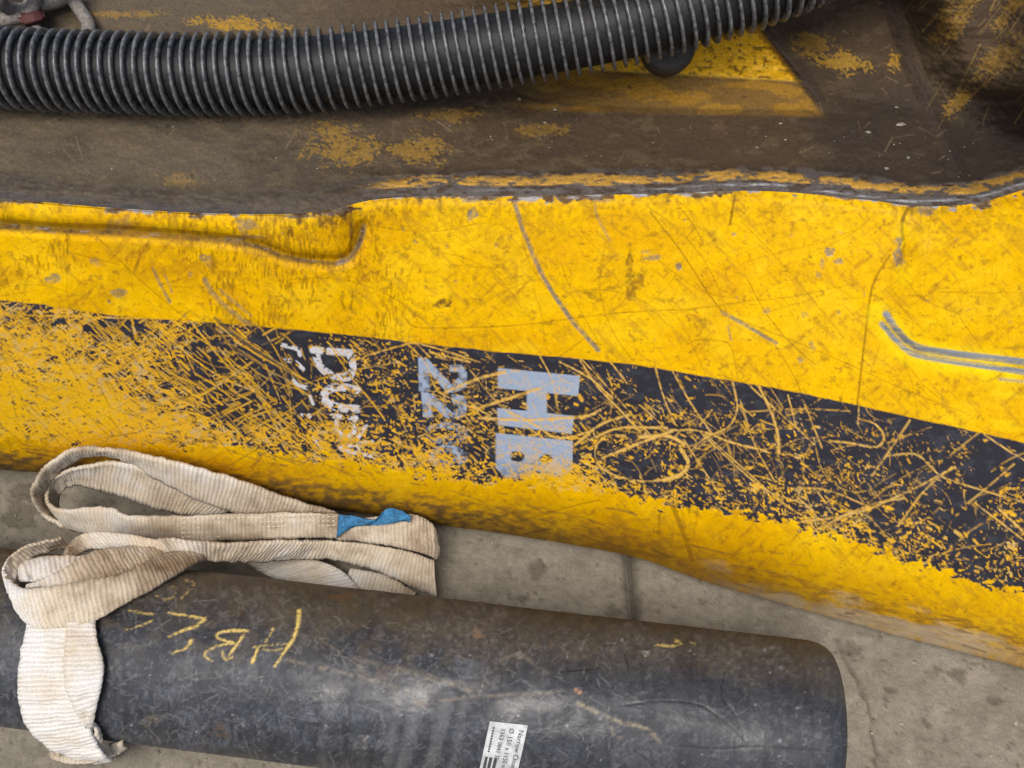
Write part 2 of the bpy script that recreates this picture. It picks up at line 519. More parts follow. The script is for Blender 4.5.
# how far the stripe has been worn off, by place
WP = np.array([(-200, 350, .7), (0, 310, .55), (40, 303, .35), (20, 340, .84), (60, 345, .86), (0, 400, .97), (100, 410, .95), (120, 330, .55), (150, 345, .52), (185, 345, .36), (220, 350, .26),
   (250, 345, .2), (262, 372, .24), (180, 390, .66), (140, 385, .62), (200, 412, .62), (232, 415, .55), (170, 432, .86), (262, 422, .6), (300, 355, .25), (300, 395, .3), (290, 440, .72), (60, 380, .9),
   (340, 345, .22), (345, 400, .3), (350, 440, .7), (390, 355, .12), (385, 400, .22), (390, 440, .6), (420, 465, .75), (480, 440, .45), (480, 400, .28), (475, 365, .14), (560, 362, .06), (590, 400, .25),
   (590, 450, .55), (560, 480, .9), (650, 375, .07), (640, 420, .28), (640, 460, .45), (700, 390, .08), (700, 450, .32), (700, 490, .65), (760, 398, .06), (760, 450, .26), (760, 500, .6), (830, 415, .07),
   (830, 470, .3), (830, 518, .72), (880, 436, .09), (880, 480, .33), (900, 540, .58), (950, 455, .07), (960, 500, .32), (960, 550, .5), (1000, 460, .04), (1020, 500, .2), (1020, 560, .45), (1250, 560, .3)])
Us, Vs = U[::6, ::6], V[::6, ::6]
d2 = ((Us[..., None] - WP[:, 0]) / 34) ** 2 + ((Vs[..., None] - WP[:, 1]) / 22) ** 2
w_ = 1 / (d2 + .12) ** 2
Wl = (w_ * WP[:, 2]).sum(-1) / w_.sum(-1)
W = SP.sample  # placeholder to keep the name local
yy = (V - SP.y0) / 6; xx = (U - SP.x0) / 6
yi = np.clip(yy.astype(int), 0, Wl.shape[0] - 2); xi = np.clip(xx.astype(int), 0, Wl.shape[1] - 2)
fy = np.clip(yy - yi, 0, 1); fx = np.clip(xx - xi, 0, 1)
W = (Wl[yi, xi] * (1 - fx) + Wl[yi, xi + 1] * fx) * (1 - fy) + (Wl[yi + 1, xi] * (1 - fx) + Wl[yi + 1, xi + 1] * fx) * fy

def fleck(deg, lx, ly, seed, warp=5):
    wx = (fbm(U / 22, V / 22, 2, seed + 7) - .5) * 2 * warp; wy = (fbm(U / 22, V / 22, 2, seed + 8) - .5) * 2 * warp
    x, y = rot(U + wx, V + wy, deg)
    return rank(vn(x / lx, y / ly, seed) * .65 + vn(x / lx * 2.1, y / ly * 2.1, seed + 1) * .35)
def web(deg, lx, ly, seed):
    wx = (fbm(U / 30, V / 30, 2, seed + 7) - .5) * 22; wy = (fbm(U / 30, V / 30, 2, seed + 8) - .5) * 22
    x, y = rot(U + wx, V + wy, deg)
    return rank(np.abs(fbm(x / lx, y / ly, 3, seed) - .5))
leftness = sstep(330, 240, U)
W = W * (1 - .22 * sstep(.75, .5, W)) * (1 - .42 * sstep(560, 640, U) * sstep(.75, .45, W)) * (1 - .22 * sstep(560, 640, U)) * (1 - .18 * sstep(360, 300, U) * sstep(170, 230, U)) - .10 * sstep(150, 200, U) * sstep(360, 320, U) * sstep(430, 400, V)
fR = np.minimum(np.minimum(fleck(20, 5, 1.9, 1, 8), fleck(-25, 4.6, 1.8, 4, 8)), fleck(65, 5, 1.8, 6, 8))
fL = np.minimum(np.minimum(web(35, 24, 9, 2), web(-28, 20, 8, 5)), np.minimum(fleck(38, 14, 1.8, 3, 8), fleck(-20, 8, 1.6, 7, 8)))
fR = rank(fR * .9 + .12 * rank(fbm(U / 26, V / 18, 3, 12)))
fL = rank(fL * .85 + .25 * rank(fbm(U / 30, V / 22, 3, 13)))
fld = fR * (1 - leftness) + fL * leftness
fld = np.clip(fld + .10 * (rank(fbm(U / 2.2, V / 2.2, 2, 15)) - .5), 0, 1)
Wn = W * np.where(U > 360, .42 + .58 * sstep(.45, .85, W), .62 + .38 * sstep(.5, .85, W))
scr = np.clip((Wn - fld) * 12 + .5, 0, 1)
dab = SP.new(); gs_ = np.random.default_rng(77)
for k in range(9000):                                                       # short drag marks, thickest where the stripe is most worn
    x = gs_.uniform(-300, 1330)
    t = gs_.uniform(.02, 1); y0_ = np.interp(x, U[0], stop[0]); y = y0_ + t * (np.interp(x, U[0], sbot[0]) - y0_)
    wv = W[int(y) - SP.y0, int(x) - SP.x0]
    if gs_.random() > wv * (1.5 if x < 380 else .85):
        continue
    if x < 340:
        a = gs_.choice([.70, .62, .78, -.42, 1.15], p=[.35, .25, .15, .15, .10]) + gs_.normal(0, .13); L = gs_.gamma(2.2, 4.2) + 3
    else:
        a = gs_.choice([.42, .30, .62, -.35, 1.05], p=[.32, .28, .18, .12, .10]) + gs_.normal(0, .2); L = gs_.gamma(1.8, 1.7) + 1.5
    w_k = gs_.gamma(2.2, .42) + .35
    SP.stroke(dab, [(x, y), (x + L * math.cos(a), y + L * math.sin(a))], w_k, gs_.uniform(.6, 1))

# scratches that can be followed one by one
yel = SP.new(); hand = SP.new()
HAND = [([(580, 360), (597, 386), (622, 412), (640, 432)], 2.6), ([(575, 352), (612, 392), (655, 440)], 1.6), ([(597, 348), (612, 364), (627, 383)], 2.4), ([(655, 366), (664, 398), (675, 424)], 2.2),
  ([(671, 368), (690, 402), (712, 434)], 2.2), ([(671, 368), (676, 356), (690, 349), (715, 346), (728, 352)], 1.0), ([(690, 452), (705, 438), (728, 427), (737, 410), (735, 392), (729, 370)], 2.6),
  ([(668, 430), (700, 431), (730, 442), (758, 449), (768, 452)], 3.2), ([(745, 381), (762, 397), (800, 431), (815, 445)], 2.0), ([(759, 386), (772, 414), (778, 436), (779, 453)], 4.0), ([(740, 400), (755, 445), (775, 482)], 1.8),
  ([(700, 432), (760, 486), (802, 503)], 2.2), ([(684, 440), (705, 472), (722, 498)], 1.8), ([(788, 395), (796, 426)], 2.2), ([(705, 434), (745, 470), (790, 508), (835, 530)], 1.8), ([(602, 458), (640, 443), (672, 431)], 4.5),
  ([(590, 440), (620, 428), (668, 428)], 3.5), ([(680, 448), (688, 462), (682, 474), (664, 480)], 7.0), ([(684, 444), (668, 436), (640, 437)], 5.5), ([(664, 480), (640, 481), (612, 474), (597, 462), (596, 446), (606, 436)], 2.6),
  ([(803, 400), (813, 425), (822, 448)], 2.0), ([(859, 405), (858, 424)], 2.2), ([(859, 419), (875, 424), (884, 437), (876, 447), (850, 443), (830, 441)], 3.0), ([(910, 420), (892, 447), (872, 476)], 2.4),
  ([(885, 456), (915, 454), (930, 466), (945, 478), (985, 491), (1030, 504)], 2.2), ([(984, 434), (1006, 449), (1040, 470)], 2.2), ([(1014, 464), (990, 485), (968, 503)], 2.0), ([(955, 467), (905, 493), (852, 514), (800, 522)], 3.2),
  ([(952, 467), (925, 490), (898, 526)], 2.4), ([(798, 487), (830, 491), (872, 508)], 2.0), ([(798, 498), (816, 513)], 3.0), ([(975, 503), (1000, 522), (1030, 545)], 2.2), ([(998, 508), (1030, 538)], 3.5), ([(950, 455), (985, 428)], 1.3),
  ([(745, 412), (800, 409), (850, 411)], 1.1), ([(745, 430), (800, 428)], 1.0), ([(640, 405), (668, 430)], 1.6), ([(700, 425), (712, 410)], 2.0), ([(815, 530), (870, 505), (905, 498)], 2.4),
  ([(190, 321), (210, 345), (232, 371), (258, 393)], 3.0), ([(160, 330), (195, 360), (225, 379), (258, 393)], 3.2), ([(215, 322), (250, 350), (290, 372), (330, 392)], 2.6), ([(228, 328), (262, 352), (300, 376)], 1.6),
  ([(130, 312), (133, 325), (136, 338)], 4.5), ([(252, 362), (228, 378), (205, 393), (180, 402)], 3.6), ([(258, 393), (268, 412), (284, 440)], 3.4), ([(140, 345), (165, 370), (200, 386)], 2.4), ([(0, 315), (60, 316), (130, 318), (175, 318)], 3.0),
  ([(20, 300), (40, 316)], 1.6), ([(45, 300), (66, 318)], 1.6), ([(70, 302), (88, 316)], 1.6), ([(150, 318), (180, 345), (196, 375)], 1.8), ([(232, 398), (252, 425), (262, 450)], 2.0), ([(300, 385), (345, 372), (400, 362)], 1.4),
  ([(262, 345), (305, 325)], 1.4), ([(330, 345), (352, 378), (372, 402), (385, 420)], 2.2), ([(350, 340), (366, 356)], 1.4), ([(365, 356), (400, 346), (420, 344), (480, 362)], 2.4), ([(398, 335), (425, 362), (440, 392), (490, 415)], 2.2),
  ([(415, 342), (430, 357)], 2.0), ([(445, 392), (480, 378), (505, 372)], 5.0), ([(478, 408), (510, 398), (540, 388)], 5.0), ([(478, 418), (530, 420), (585, 416), (600, 410)], 4.5), ([(510, 412), (535, 425), (558, 438), (590, 432)], 3.6),
  ([(540, 356), (552, 380), (558, 410)], 1.8), ([(560, 362), (590, 378), (612, 398)], 3.0), ([(470, 370), (500, 405), (545, 440)], 1.6), ([(575, 445), (600, 425), (628, 415)], 4.0), ([(430, 352), (470, 362)], 3.0)]
for p, w in HAND:
    SP.stroke(hand, p, w * .5 + .3, .92, w * .62 + .1, soft=.7)
gl = np.random.default_rng(21)
for k in range(170):                                                        # the scored web at the left
    x = gl.uniform(-300, 285); y = gl.uniform(312, 450); a = gl.choice([.66, .75, .5, -.45, -.6, 1.1]) + gl.normal(0, .12); L = gl.gamma(2, 24) + 16; c = gl.normal(0, .004)
    pts = [(x + q * math.cos(a + c * q), y + q * math.sin(a + c * q)) for q in np.linspace(-L / 2, L / 2, 5)]
    SP.stroke(hand, pts, gl.uniform(.5, 1.7), gl.uniform(.6, 1), gl.uniform(.4, 1.1), n=4)
for k in range(500):                                                        # loose flecks through the stripe
    x = g.uniform(-300, 1330); t = g.uniform(0, 1) ** .7
    y = np.interp(x, U[0], stop[0]) * (1 - t) + np.interp(x, U[0], sbot[0]) * t
    a = g.choice([.35, -.4, .9, 1.2, -1.0]) + g.normal(0, .35); L = g.gamma(2, 1.7) + 1.2
    b = a + g.normal(0, .5)
    SP.stroke(yel, [(x, y), (x + L * math.cos(a), y + L * math.sin(a)), (x + L * math.cos(a) + L * .7 * math.cos(b), y + L * math.sin(a) + L * .7 * math.sin(b))], g.uniform(.6, 1.9), g.uniform(.5, 1), .6, n=3)
for k in range(190):                                                        # long fine ones
    x = g.uniform(-300, 1330); t = g.uniform(0, 1)
    y = np.interp(x, U[0], stop[0]) * (1 - t) + np.interp(x, U[0], sbot[0]) * t
    a = g.choice([.7, .8, -.5, 1.2]) + g.normal(0, .25); L = g.uniform(14, 70); c = g.normal(0, .006)
    pts = [(x + s * math.cos(a + c * s), y + s * math.sin(a + c * s)) for s in np.linspace(-L / 2, L / 2, 4)]
    SP.stroke(yel, pts, g.uniform(.5, 1.5), g.uniform(.35, .85), n=3)
gl = np.random.default_rng(33)
fine = SP.new()
cl_c = [(620, 415), (700, 430), (760, 440), (840, 480), (900, 500), (960, 510), (1010, 540), (560, 420), (470, 400), (690, 480), (780, 490), (880, 540), (1150, 560)]
for k in range(170):                                                        # long thin arcs, bunched where things rubbed
    cx, cy = cl_c[gl.integers(len(cl_c))]; x = cx + gl.normal(0, 46); y = cy + gl.normal(0, 24)
    a = gl.choice([.85, .95, .7, -.42, -.55, 1.25, .15]) + gl.normal(0, .16); L = gl.gamma(2, 20) + 12; c = gl.normal(0, .011)
    pts = [(x + q * math.cos(a + c * q), y + q * math.sin(a + c * q)) for q in np.linspace(-L / 2, L / 2, 7)]
    SP.stroke(fine, pts, gl.uniform(.3, 1.1), gl.uniform(.35, .9), gl.uniform(.15, .6), n=3)
hand = np.maximum(hand, fine * (.75 + .25 * sstep(380, 480, U)))
for k in range(90):                                                         # bigger torn flakes
    x = gl.uniform(360, 1330); t = gl.beta(2.2, 1.2); y = np.interp(x, U[0], stop[0]) * (1 - t) + np.interp(x, U[0], sbot[0]) * t
    SP.spot(yel, x, y, gl.uniform(2, 7), gl.uniform(1, 2.6), gl.uniform(.7, 1), gl.choice([20, -25, 50, -40]) + gl.normal(0, 12), seed=k, rough=1.1)
brk = rank(fbm(U / 3.2, V / 3.2, 3, 3))
yel = np.clip(yel * 1.15 - np.clip((brk - .45) * 1.9, 0, 1) * .9, 0, 1)
hand = np.clip(hand * 1.15 - np.clip(brk - .5, 0, 1) * 1.1, 0, 1)

# print on the stripe
silver = SP.new(); white = SP.new(); hole = SP.new()
for p in ([(498, 368), (580, 376), (578, 396), (547, 393), (547, 413), (574, 416), (572, 434), (498, 425), (497, 408), (527, 411), (527, 391), (498, 388)],
          [(496, 433), (573, 441), (572, 470), (560, 478), (548, 476), (536, 471), (524, 478), (506, 478), (496, 468)],
          [(418, 357), (428, 359), (452, 385), (459, 377), (459, 372), (450, 372), (450, 365), (462, 365), (467, 373), (467, 386), (460, 391), (447, 393), (429, 372), (430, 392), (419, 391)],
          [(421, 391), (432, 394), (453, 413), (459, 407), (452, 402), (452, 394), (464, 396), (467, 404), (466, 414), (458, 419), (447, 419), (431, 404), (433, 418), (423, 417)]):
    SP.poly(silver, p)
for cx, cy, rx, ry in [(517, 456, 7, 6), (546, 459, 7, 5)]:
    SP.spot(hole, cx, cy, rx, ry, seed=int(cx), rough=.35)
for cy, ry in [(433, 11), (456, 11)]:
    ring = [(446 + 22 * math.cos(a), cy + ry * math.sin(a)) for a in np.linspace(0, 2 * math.pi, 24, endpoint=False)]
    SP.poly(silver, ring)
    SP.spot(hole, 446, cy, 11, 4, rough=.1)
silver = silver * (1 - hole)
for p, w in [([(313, 350), (352, 353)], 7), ([(349, 353), (353, 366), (350, 376), (344, 378)], 7), ([(316, 352), (318, 362), (326, 372), (340, 377), (350, 376)], 7.5),
             ([(357, 390), (340, 387), (328, 390), (324, 397), (329, 404), (342, 408), (357, 409)], 8), ([(332, 416), (356, 418)], 5), ([(336, 418), (338, 430), (346, 437), (354, 432), (355, 420)], 4.5), ([(358, 438), (366, 426)], 3.5),
             ([(340, 447), (372, 442)], 4), ([(342, 450), (372, 456)], 4), ([(358, 446), (360, 454)], 3),
             ([(282, 345), (297, 349), (300, 355)], 4), ([(285, 360), (295, 362), (303, 369)], 4), ([(291, 378), (298, 385), (307, 388)], 4), ([(303, 414), (309, 416)], 5), ([(310, 396), (313, 404)], 3), ([(313, 438), (320, 446)], 3)]:
    SP.stroke(white, p, w)
frag = rank(fbm(U / 5, V / 4, 3, 9))
white = white * np.clip((.80 - frag) * 6, 0, 1)
grime = np.maximum(sstep(445, 492, V), sstep(480, 470, U) * sstep(395, 440, V) * .95)
silver = silver * (1 - .55 * sstep(480, 470, U) * sstep(.35, .75, rank(fbm(U / 5, V / 5, 3, 4))))
silver_a = silver * np.clip(1.05 - grime * rank(fbm(U / 8, V / 7, 3, 6)) * .9, 0, 1)
silver_a = silver_a * np.clip((.93 - rank(fbm(U / 6, V / 5, 3, 2)) * (.6 + .62 * grime)) * 6, 0, 1)

# ---- colours of the face
Y0 = lin([248, 193, 4])
colr = np.broadcast_to(Y0 * .82, U.shape + (3,)).copy()
big = fbm(U / 90, V / 60, 4, 1)
colr = mix(colr, lin([238, 176, 6]) * .8, sstep(.45, .72, big) * .7)
colr = mix(colr, lin([255, 208, 30]) * .82, sstep(.52, .75, fbm(U / 40, V / 30, 4, 6)) * .45)
# fine crackle of dark vertical flecks, strongest at the upper left
wvx = 6 * (fbm(U / 18, V / 18, 2, 3) - .5); crk = rank(fbm((U + wvx) / 1.7, V / 7, 2, 4)); where = sstep(470, 330, U) * sstep(200, 250, U) + .8 * sstep(420, 100, U) * sstep(.62, .2, tt) + .18
where = where * sstep(.72, .55, tt); where = np.clip(where * sstep(.75, .5, rank(fbm(U / 60, V / 50, 3, 3))) + .06, 0, 1)
colr = mix(colr, lin([150, 108, 20]) * .7, np.clip((where * .40 - crk) * 4, 0, 1) * .55)
dirtn = rank(fbm(U / 6, V / 4, 4, 8))
colr = mix(colr, lin([140, 100, 40]) * .7, np.clip((.10 - dirtn) * 8, 0, 1) * .6)
# long thin dark scratches over the yellow
dk = SP.new()
for k in range(420):
    x = g.uniform(-300, 1330); y = g.uniform(200, 460) + (x > 600) * g.uniform(0, 60)
    a = g.choice([.75, .95, -.25, -.6, 1.35, .3]) + g.normal(0, .2); L = g.gamma(2, 32) + 12; c = g.normal(0, .004)
    pts = [(x + s * math.cos(a + c * s), y + s * math.sin(a + c * s)) for s in np.linspace(-L / 2, L / 2, 5)]
    SP.stroke(dk, pts, g.uniform(.3, .9), g.uniform(.2, .7), n=4)
for p, w, a in [([(890, 255), (873, 285), (866, 330), (860, 380), (857, 408)], 2.0, .75), ([(405, 318), (416, 327), (450, 328), (520, 325), (620, 313), (690, 309), (745, 302)], 1.0, .6),
             ([(650, 212), (680, 250), (706, 290), (722, 312)], 1.6, .6), ([(655, 258), (700, 290), (745, 300)], .9, .5), ([(674, 313), (740, 302), (790, 297), (850, 285)], .9, .5), ([(605, 243), (600, 290), (612, 330), (632, 360)], 1.0, .5),
             ([(560, 260), (575, 300), (600, 345)], .8, .5), ([(740, 320), (790, 340), (850, 365), (905, 390), (970, 415)], 1.0, .45), ([(775, 345), (795, 378), (803, 400)], 1.1, .5), ([(685, 345), (700, 340), (725, 342), (733, 352), (738, 380)], 1.0, .55),
             ([(870, 375), (880, 345)], 1.0, .4), ([(735, 196), (730, 224)], 2.6, .8), ([(909, 206), (902, 222), (903, 240)], 3.6, .95), ([(905, 244), (898, 262)], 2.5, .6), ([(905, 280), (925, 300), (960, 315)], 1.0, .5), ([(940, 292), (1000, 293)], 1.0, .4), ([(100, 240), (140, 280), (200, 330)], 1.0, .5), ([(60, 250), (120, 265)], .9, .5),
             ([(700, 500), (690, 545), (678, 490)], 2.5, .25), ([(672, 505), (682, 530), (692, 560)], 4.5, .6), ([(660, 512), (658, 535)], 2.5, .4), ([(520, 522), (570, 507), (600, 500)], 1.6, .5), ([(30, 395), (40, 402)], 1.5, .5)]:
    SP.stroke(dk, p, w, a)
colr = mix(colr, lin([112, 76, 20]) * .7, dk * .85)
# rusty brown smears
br = SP.new()
for x, y, rx, ry, a, an in [(444, 303, 10, 4, .95, -12), (630, 262, 3, 12, .7, 0), (634, 285, 10, 12, .6, 0), (592, 297, 14, 3, .6, 25), (612, 288, 10, 2, .5, -10), (668, 300, 10, 3, .4, 0), (330, 220, 10, 6, .8, 0), (290, 232, 4, 5, .8, 0),
                            (410, 262, 24, 3, .3, 30), (425, 240, 16, 3, .3, 40), (905, 394, 8, 4, .5, 0), (918, 392, 6, 3, .5, 0), (700, 320, 16, 3, .4, 20), (760, 338, 14, 3, .3, 30), (960, 258, 3, 3, .5, 0), (985, 240, 4, 2, .4, 0), (985, 262, 4, 4, .4, 0),
                            (880, 300, 8, 3, .4, 40)]:
    SP.spot(br, x, y, rx, ry, a, an, seed=int(x), rough=.9)
for p, w, a in [([(0, 326), (14, 328), (26, 332)], 6, .8), ([(22, 330), (24, 346), (36, 362), (46, 378), (51, 394)], 7, .85), ([(0, 366), (16, 362)], 5, .6), ([(62, 395), (80, 410), (105, 425)], 3, .4)]:
    SP.stroke(br, p, w, a, soft=1.2)
br = br * np.clip(1.3 - 1.1 * rank(fbm(U / 3, V / 3, 3, 1)), 0, 1)
colr = mix(colr, lin([92, 64, 36]) * .75, br * .9)
# bare grey metal: gouges and chips
gr = SP.new()
for p, w, a in [([(514, 200), (518, 214), (527, 240), (545, 280), (570, 318), (584, 334), (598, 350)], 4.4, .9), ([(364, 226), (360, 242), (350, 257), (338, 263)], 5, .9), ([(722, 312), (745, 325), (776, 343)], 3.4, .85), ([(728, 326), (731, 340)], 2.2, .6),
             ([(153, 268), (160, 284), (170, 302)], 3, .7), ([(165, 275), (172, 292)], 2, .6), ([(205, 280), (215, 296), (240, 318), (262, 330)], 5, .6), ([(220, 290), (250, 315)], 3, .5), ([(120, 230), (128, 216)], 5, .4), ([(595, 200), (597, 216), (610, 240)], 3, .45)]:
    SP.stroke(gr, p, w, a, soft=.8)
for x, y, rx, ry, a in [(472, 214, 5, 5, .9), (679, 267, 4, 5, .9), (830, 252, 5, 5, .9), (838, 261, 4, 3, .8), (818, 274, 3, 3, .8), (822, 262, 3, 6, .6), (652, 258, 8, 3, .7), (645, 252, 7, 2, .5), (53, 279, 7, 5, .7), (120, 293, 8, 4, .7), (95, 262, 5, 4, .5),
                        (190, 275, 3, 3, .5), (925, 210, 14, 5, .8), (898, 258, 6, 11, .85), (900, 243, 4, 6, .7), (767, 310, 4, 3, .5), (812, 345, 4, 4, .5), (800, 360, 3, 3, .6), (805, 315, 4, 3, .4), (240, 238, 18, 4, .6), (205, 258, 6, 4, .6), (208, 262, 4, 6, .5), (470, 198, 12, 4, .8),
                        (600, 198, 14, 4, .6), (120, 226, 14, 5, .4), (245, 225, 8, 6, .6)]:
    SP.spot(gr, x, y, rx, ry, a, seed=int(x + y), rough=.8)
for k in range(70):
    SP.spot(gr, g.uniform(-300, 1330), g.uniform(215, 340), g.uniform(.8, 2.6), g.uniform(.8, 2.2), g.uniform(.3, .8), seed=k, rough=.8)
# rub marks of the bent step on the right, its yellow highlight painted in
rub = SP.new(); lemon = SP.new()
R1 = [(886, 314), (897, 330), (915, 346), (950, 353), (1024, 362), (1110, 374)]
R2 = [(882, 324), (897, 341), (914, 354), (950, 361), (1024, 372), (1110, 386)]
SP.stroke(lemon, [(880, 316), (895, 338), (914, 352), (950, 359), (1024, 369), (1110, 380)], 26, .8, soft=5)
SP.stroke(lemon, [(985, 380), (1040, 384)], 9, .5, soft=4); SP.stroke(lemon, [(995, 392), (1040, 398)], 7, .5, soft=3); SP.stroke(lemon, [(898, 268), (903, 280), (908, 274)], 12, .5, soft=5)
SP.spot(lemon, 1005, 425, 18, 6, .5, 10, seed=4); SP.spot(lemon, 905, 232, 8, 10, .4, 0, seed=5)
SP.stroke(rub, R1, 6.5, .95, soft=.9); SP.stroke(rub, R2, 5.5, .95, soft=.9); SP.stroke(rub, [(1000, 379), (1110, 392)], 3, .5, soft=1)
rubn = vn(U / 30, (V - .115 * U) / 1.1, 5)
rub = rub * (.55 + .45 * sstep(.25, .6, rubn)); 
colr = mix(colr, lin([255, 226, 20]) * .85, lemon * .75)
colr = mix(colr, lin([88, 64, 40]) * .8, gr * np.clip((dirtn - .3) * 2, 0, 1) * .25)
gr = gr * np.clip(1.25 - .9 * rank(fbm(U / 3, V / 3, 3, 10)), 0, 1)
colr = mix(colr, lin([140, 136, 130]) * .75, gr * .9)
mot = fbm(U / 5, V / 5, 4, 2) - .5
colr = colr * (1 + .30 * mot)[..., None]
sm = np.clip((.22 - rank(fbm((U + V) / 30, (U - V) / 7, 4, 12))) * 5, 0, 1); colr = mix(colr, lin([176, 130, 40]) * .8, sm * .35)
# groove dirt at the left
GROOVE = [(-330, 221), (-100, 222), (0, 226), (60, 230), (120, 233), (180, 237), (230, 241), (262, 248), (285, 257), (312, 262), (338, 263), (352, 256), (360, 240), (363, 228)]
gd = SP.new(); SP.stroke(gd, GROOVE[:10], 8.5, .95, 6.0, soft=2.0); SP.stroke(gd, GROOVE[9:], 4.5, .9, soft=1.5)
colr = mix(colr, lin([84, 64, 46]) * .72, gd * (.65 + .35 * dirtn))
colr = mix(colr, lin([160, 150, 136]) * .8, gd * sstep(.8, .95, rank(fbm(U / 14, V / 3, 3, 5))) * .7)
gsh = SP.new(); SP.stroke(gsh, [(180, 243), (230, 248), (270, 258), (310, 268)], 7, .5, soft=4); colr = mix(colr, lin([140, 108, 40]) * .75, gsh * rank(fbm(U / 7, V / 4, 3, 2)))

st1 = sstep(.50, .85, rank(fbm(U / 46, V / 30, 5, 9))); st2 = rank(fbm(U / 4, V / 4, 4, 13))
colr = mix(colr, lin([188, 132, 22]) * .8, st1 * (.25 + .75 * st2) * (.20 + .32 * sstep(420, 200, U)))
top = sstep(.16, .0, tt); colr = mix(colr, lin([120, 84, 40]) * .75, top * np.clip((st2 - .35) * 1.3, 0, 1) * .45)
rust = np.clip((.14 - rank(fbm((U - V) / 26, (U + V) / 6, 4, 5))) * 7, 0, 1) * sstep(.3, .7, st1 + .2); colr = mix(colr, lin([150, 92, 36]) * .75, rust * .4)
# stripe, print, wear
colr = mix(colr, lin([42, 44, 53]), stripe * .99)
colr = mix(colr, lin([62, 64, 72]), stripe * sstep(.6, .9, rank(fbm(U / 10, V / 6, 4, 11))) * .55)
colr = mix(colr, lin([164, 178, 198]) * .84, silver_a * .97)
colr = mix(colr, lin([214, 212, 214]) * .85, white)
wearc = lin([236, 180, 44]) * .85
wc = mix(np.broadcast_to(wearc, U.shape + (3,)), lin([206, 180, 128]) * .82, sstep(.55, 1.0, rank(fbm(U / 5, V / 4, 3, 7))) * .7)
wc = mix(wc, Y0 * .82, sstep(.75, 1.0, W) * .8)
keep = 1 - .62 * np.maximum(silver_a * (1 - grime * .6), 0)
wear = np.maximum(np.maximum(scr * keep, np.maximum(yel, dab * (1 - .45 * silver_a))), hand) * np.clip(stripe * 2, 0, 1)
wc = mix(wc, lin([226, 184, 104]) * .85, hand * sstep(330, 500, U) * .75)
colr = mix(colr, wc, wear * .97)
dark_island = np.clip((.10 - rank(fbm(U / 7, V / 4, 3, 14))) * 9, 0, 1) * sstep(10, -10, V - sbot - 6) * stripe * sstep(.6, .9, W)
colr = mix(colr, lin([70, 62, 62]), dark_island * .8)
# brown diagonals across the left stripe
bl = SP.new()
for p, w in [([(215, 318), (250, 346), (290, 372)], 3), ([(205, 322), (240, 352), (262, 366)], 2)]:
    SP.stroke(bl, p, w, .7)
colr = mix(colr, lin([120, 98, 66]) * .8, bl)
scl = SP.new()
for k in range(900):
    x = g.uniform(-300, 330); y = g.uniform(318, 470); L = g.gamma(2, 6) + 3; a = g.choice([.7, .6, -.45, 1.1]) + g.normal(0, .22)
    SP.stroke(scl, [(x, y), (x + L * math.cos(a), y + L * math.sin(a))], g.uniform(.5, 1.3), g.uniform(.2, .75))
colr = mix(colr, lin([92, 70, 40]) * .75, scl * sstep(340, 250, U) * .72)
# orange dirt and scuffs low on the face
low = sstep(.86, .97, tt)
Vt = V - .22 * (U - 500) * sstep(350, 600, U); ln = rank(fbm(U / 34, Vt / 11, 5, 10)); ln2 = rank(fbm(U / 8, Vt / 3.5, 4, 15))
colr = mix(colr, lin([196, 128, 14]) * .8, sstep(.82, .97, tt) * (.3 + .3 * ln2) * (1 - stripe))
colr = mix(colr, lin([120, 90, 44]) * .75, low * np.clip((ln * .3 + ln2 * .8 - .5) * 2, 0, 1) * .15)
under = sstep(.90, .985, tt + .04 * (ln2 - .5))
leftlow = sstep(620, 420, U)
colr = mix(colr, lin([92, 78, 58]) * .8, under * (.35 + .5 * leftlow) * (.5 + .5 * ln2))  # darker brown along the bottom edge, strongest at the left
chalk = sstep(660, 780, U) * sstep(1060, 960, U) * sstep(.94, .99, tt + .05 * (ln - .5)) * np.clip((ln * .7 + ln2 * .9 - .75 + .75 * sstep(.88, .98, tt)) * 1.8, 0, 1) * (.65 + .35 * rank(fbm(U / 14, Vt / 1.6, 3, 4)))
colr = mix(colr, lin([210, 196, 172]) * .86, chalk * .7)
SCU = SP.new()
for k in range(150):
    x = g.uniform(-300, 1330); y = np.interp(x, U[0], botv[0]) - g.uniform(2, 46); L = g.uniform(5, 34)
    s = .2 + g.normal(0, .12)
    SP.stroke(SCU, [(x, y), (x + L, y + L * s)], g.uniform(.7, 2.4), g.uniform(.3, .75))
colr = mix(colr, lin([112, 84, 52]) * .8, SCU * .75)
# worn rim at the lip
ln3 = rank(fbm(U / 24, V / 7, 5, 2)); ln2b = rank(fbm(U / 5, V / 4, 3, 12))
rimw = np.clip((lipv + 4 + 10 * (ln3 - .6) + 5 * (ln2b - .5) - V) / 1.6, 0, 1)
colr = mix(colr, mix(np.broadcast_to(lin([104, 98, 94]) * .85, U.shape + (3,)), lin([84, 62, 48]) * .8, sstep(.4, .8, ln2b)), rimw * .9)
colr = mix(colr, lin([188, 186, 184]) * .8, rimw * np.clip((rank(fbm(U / 22, V / 3, 3, 5)) - .62) * 5, 0, 1) * .8)
drip = SP.new()
for x, y0, y1, w in [(351, 204, 240, 4), (345, 206, 218, 6), (440, 196, 210, 5), (300, 212, 222, 8), (320, 212, 226, 6), (420, 197, 203, 8), (912, 200, 214, 6)]:
    SP.stroke(drip, [(x, y0), (x, y1)], w, .85, w * .4, soft=1.5)
colr = mix(colr, lin([76, 52, 42]) * .8, drip * (.5 + .5 * dirtn))
colr = mix(colr, lin([150, 158, 172]) * .85, rub * .95)

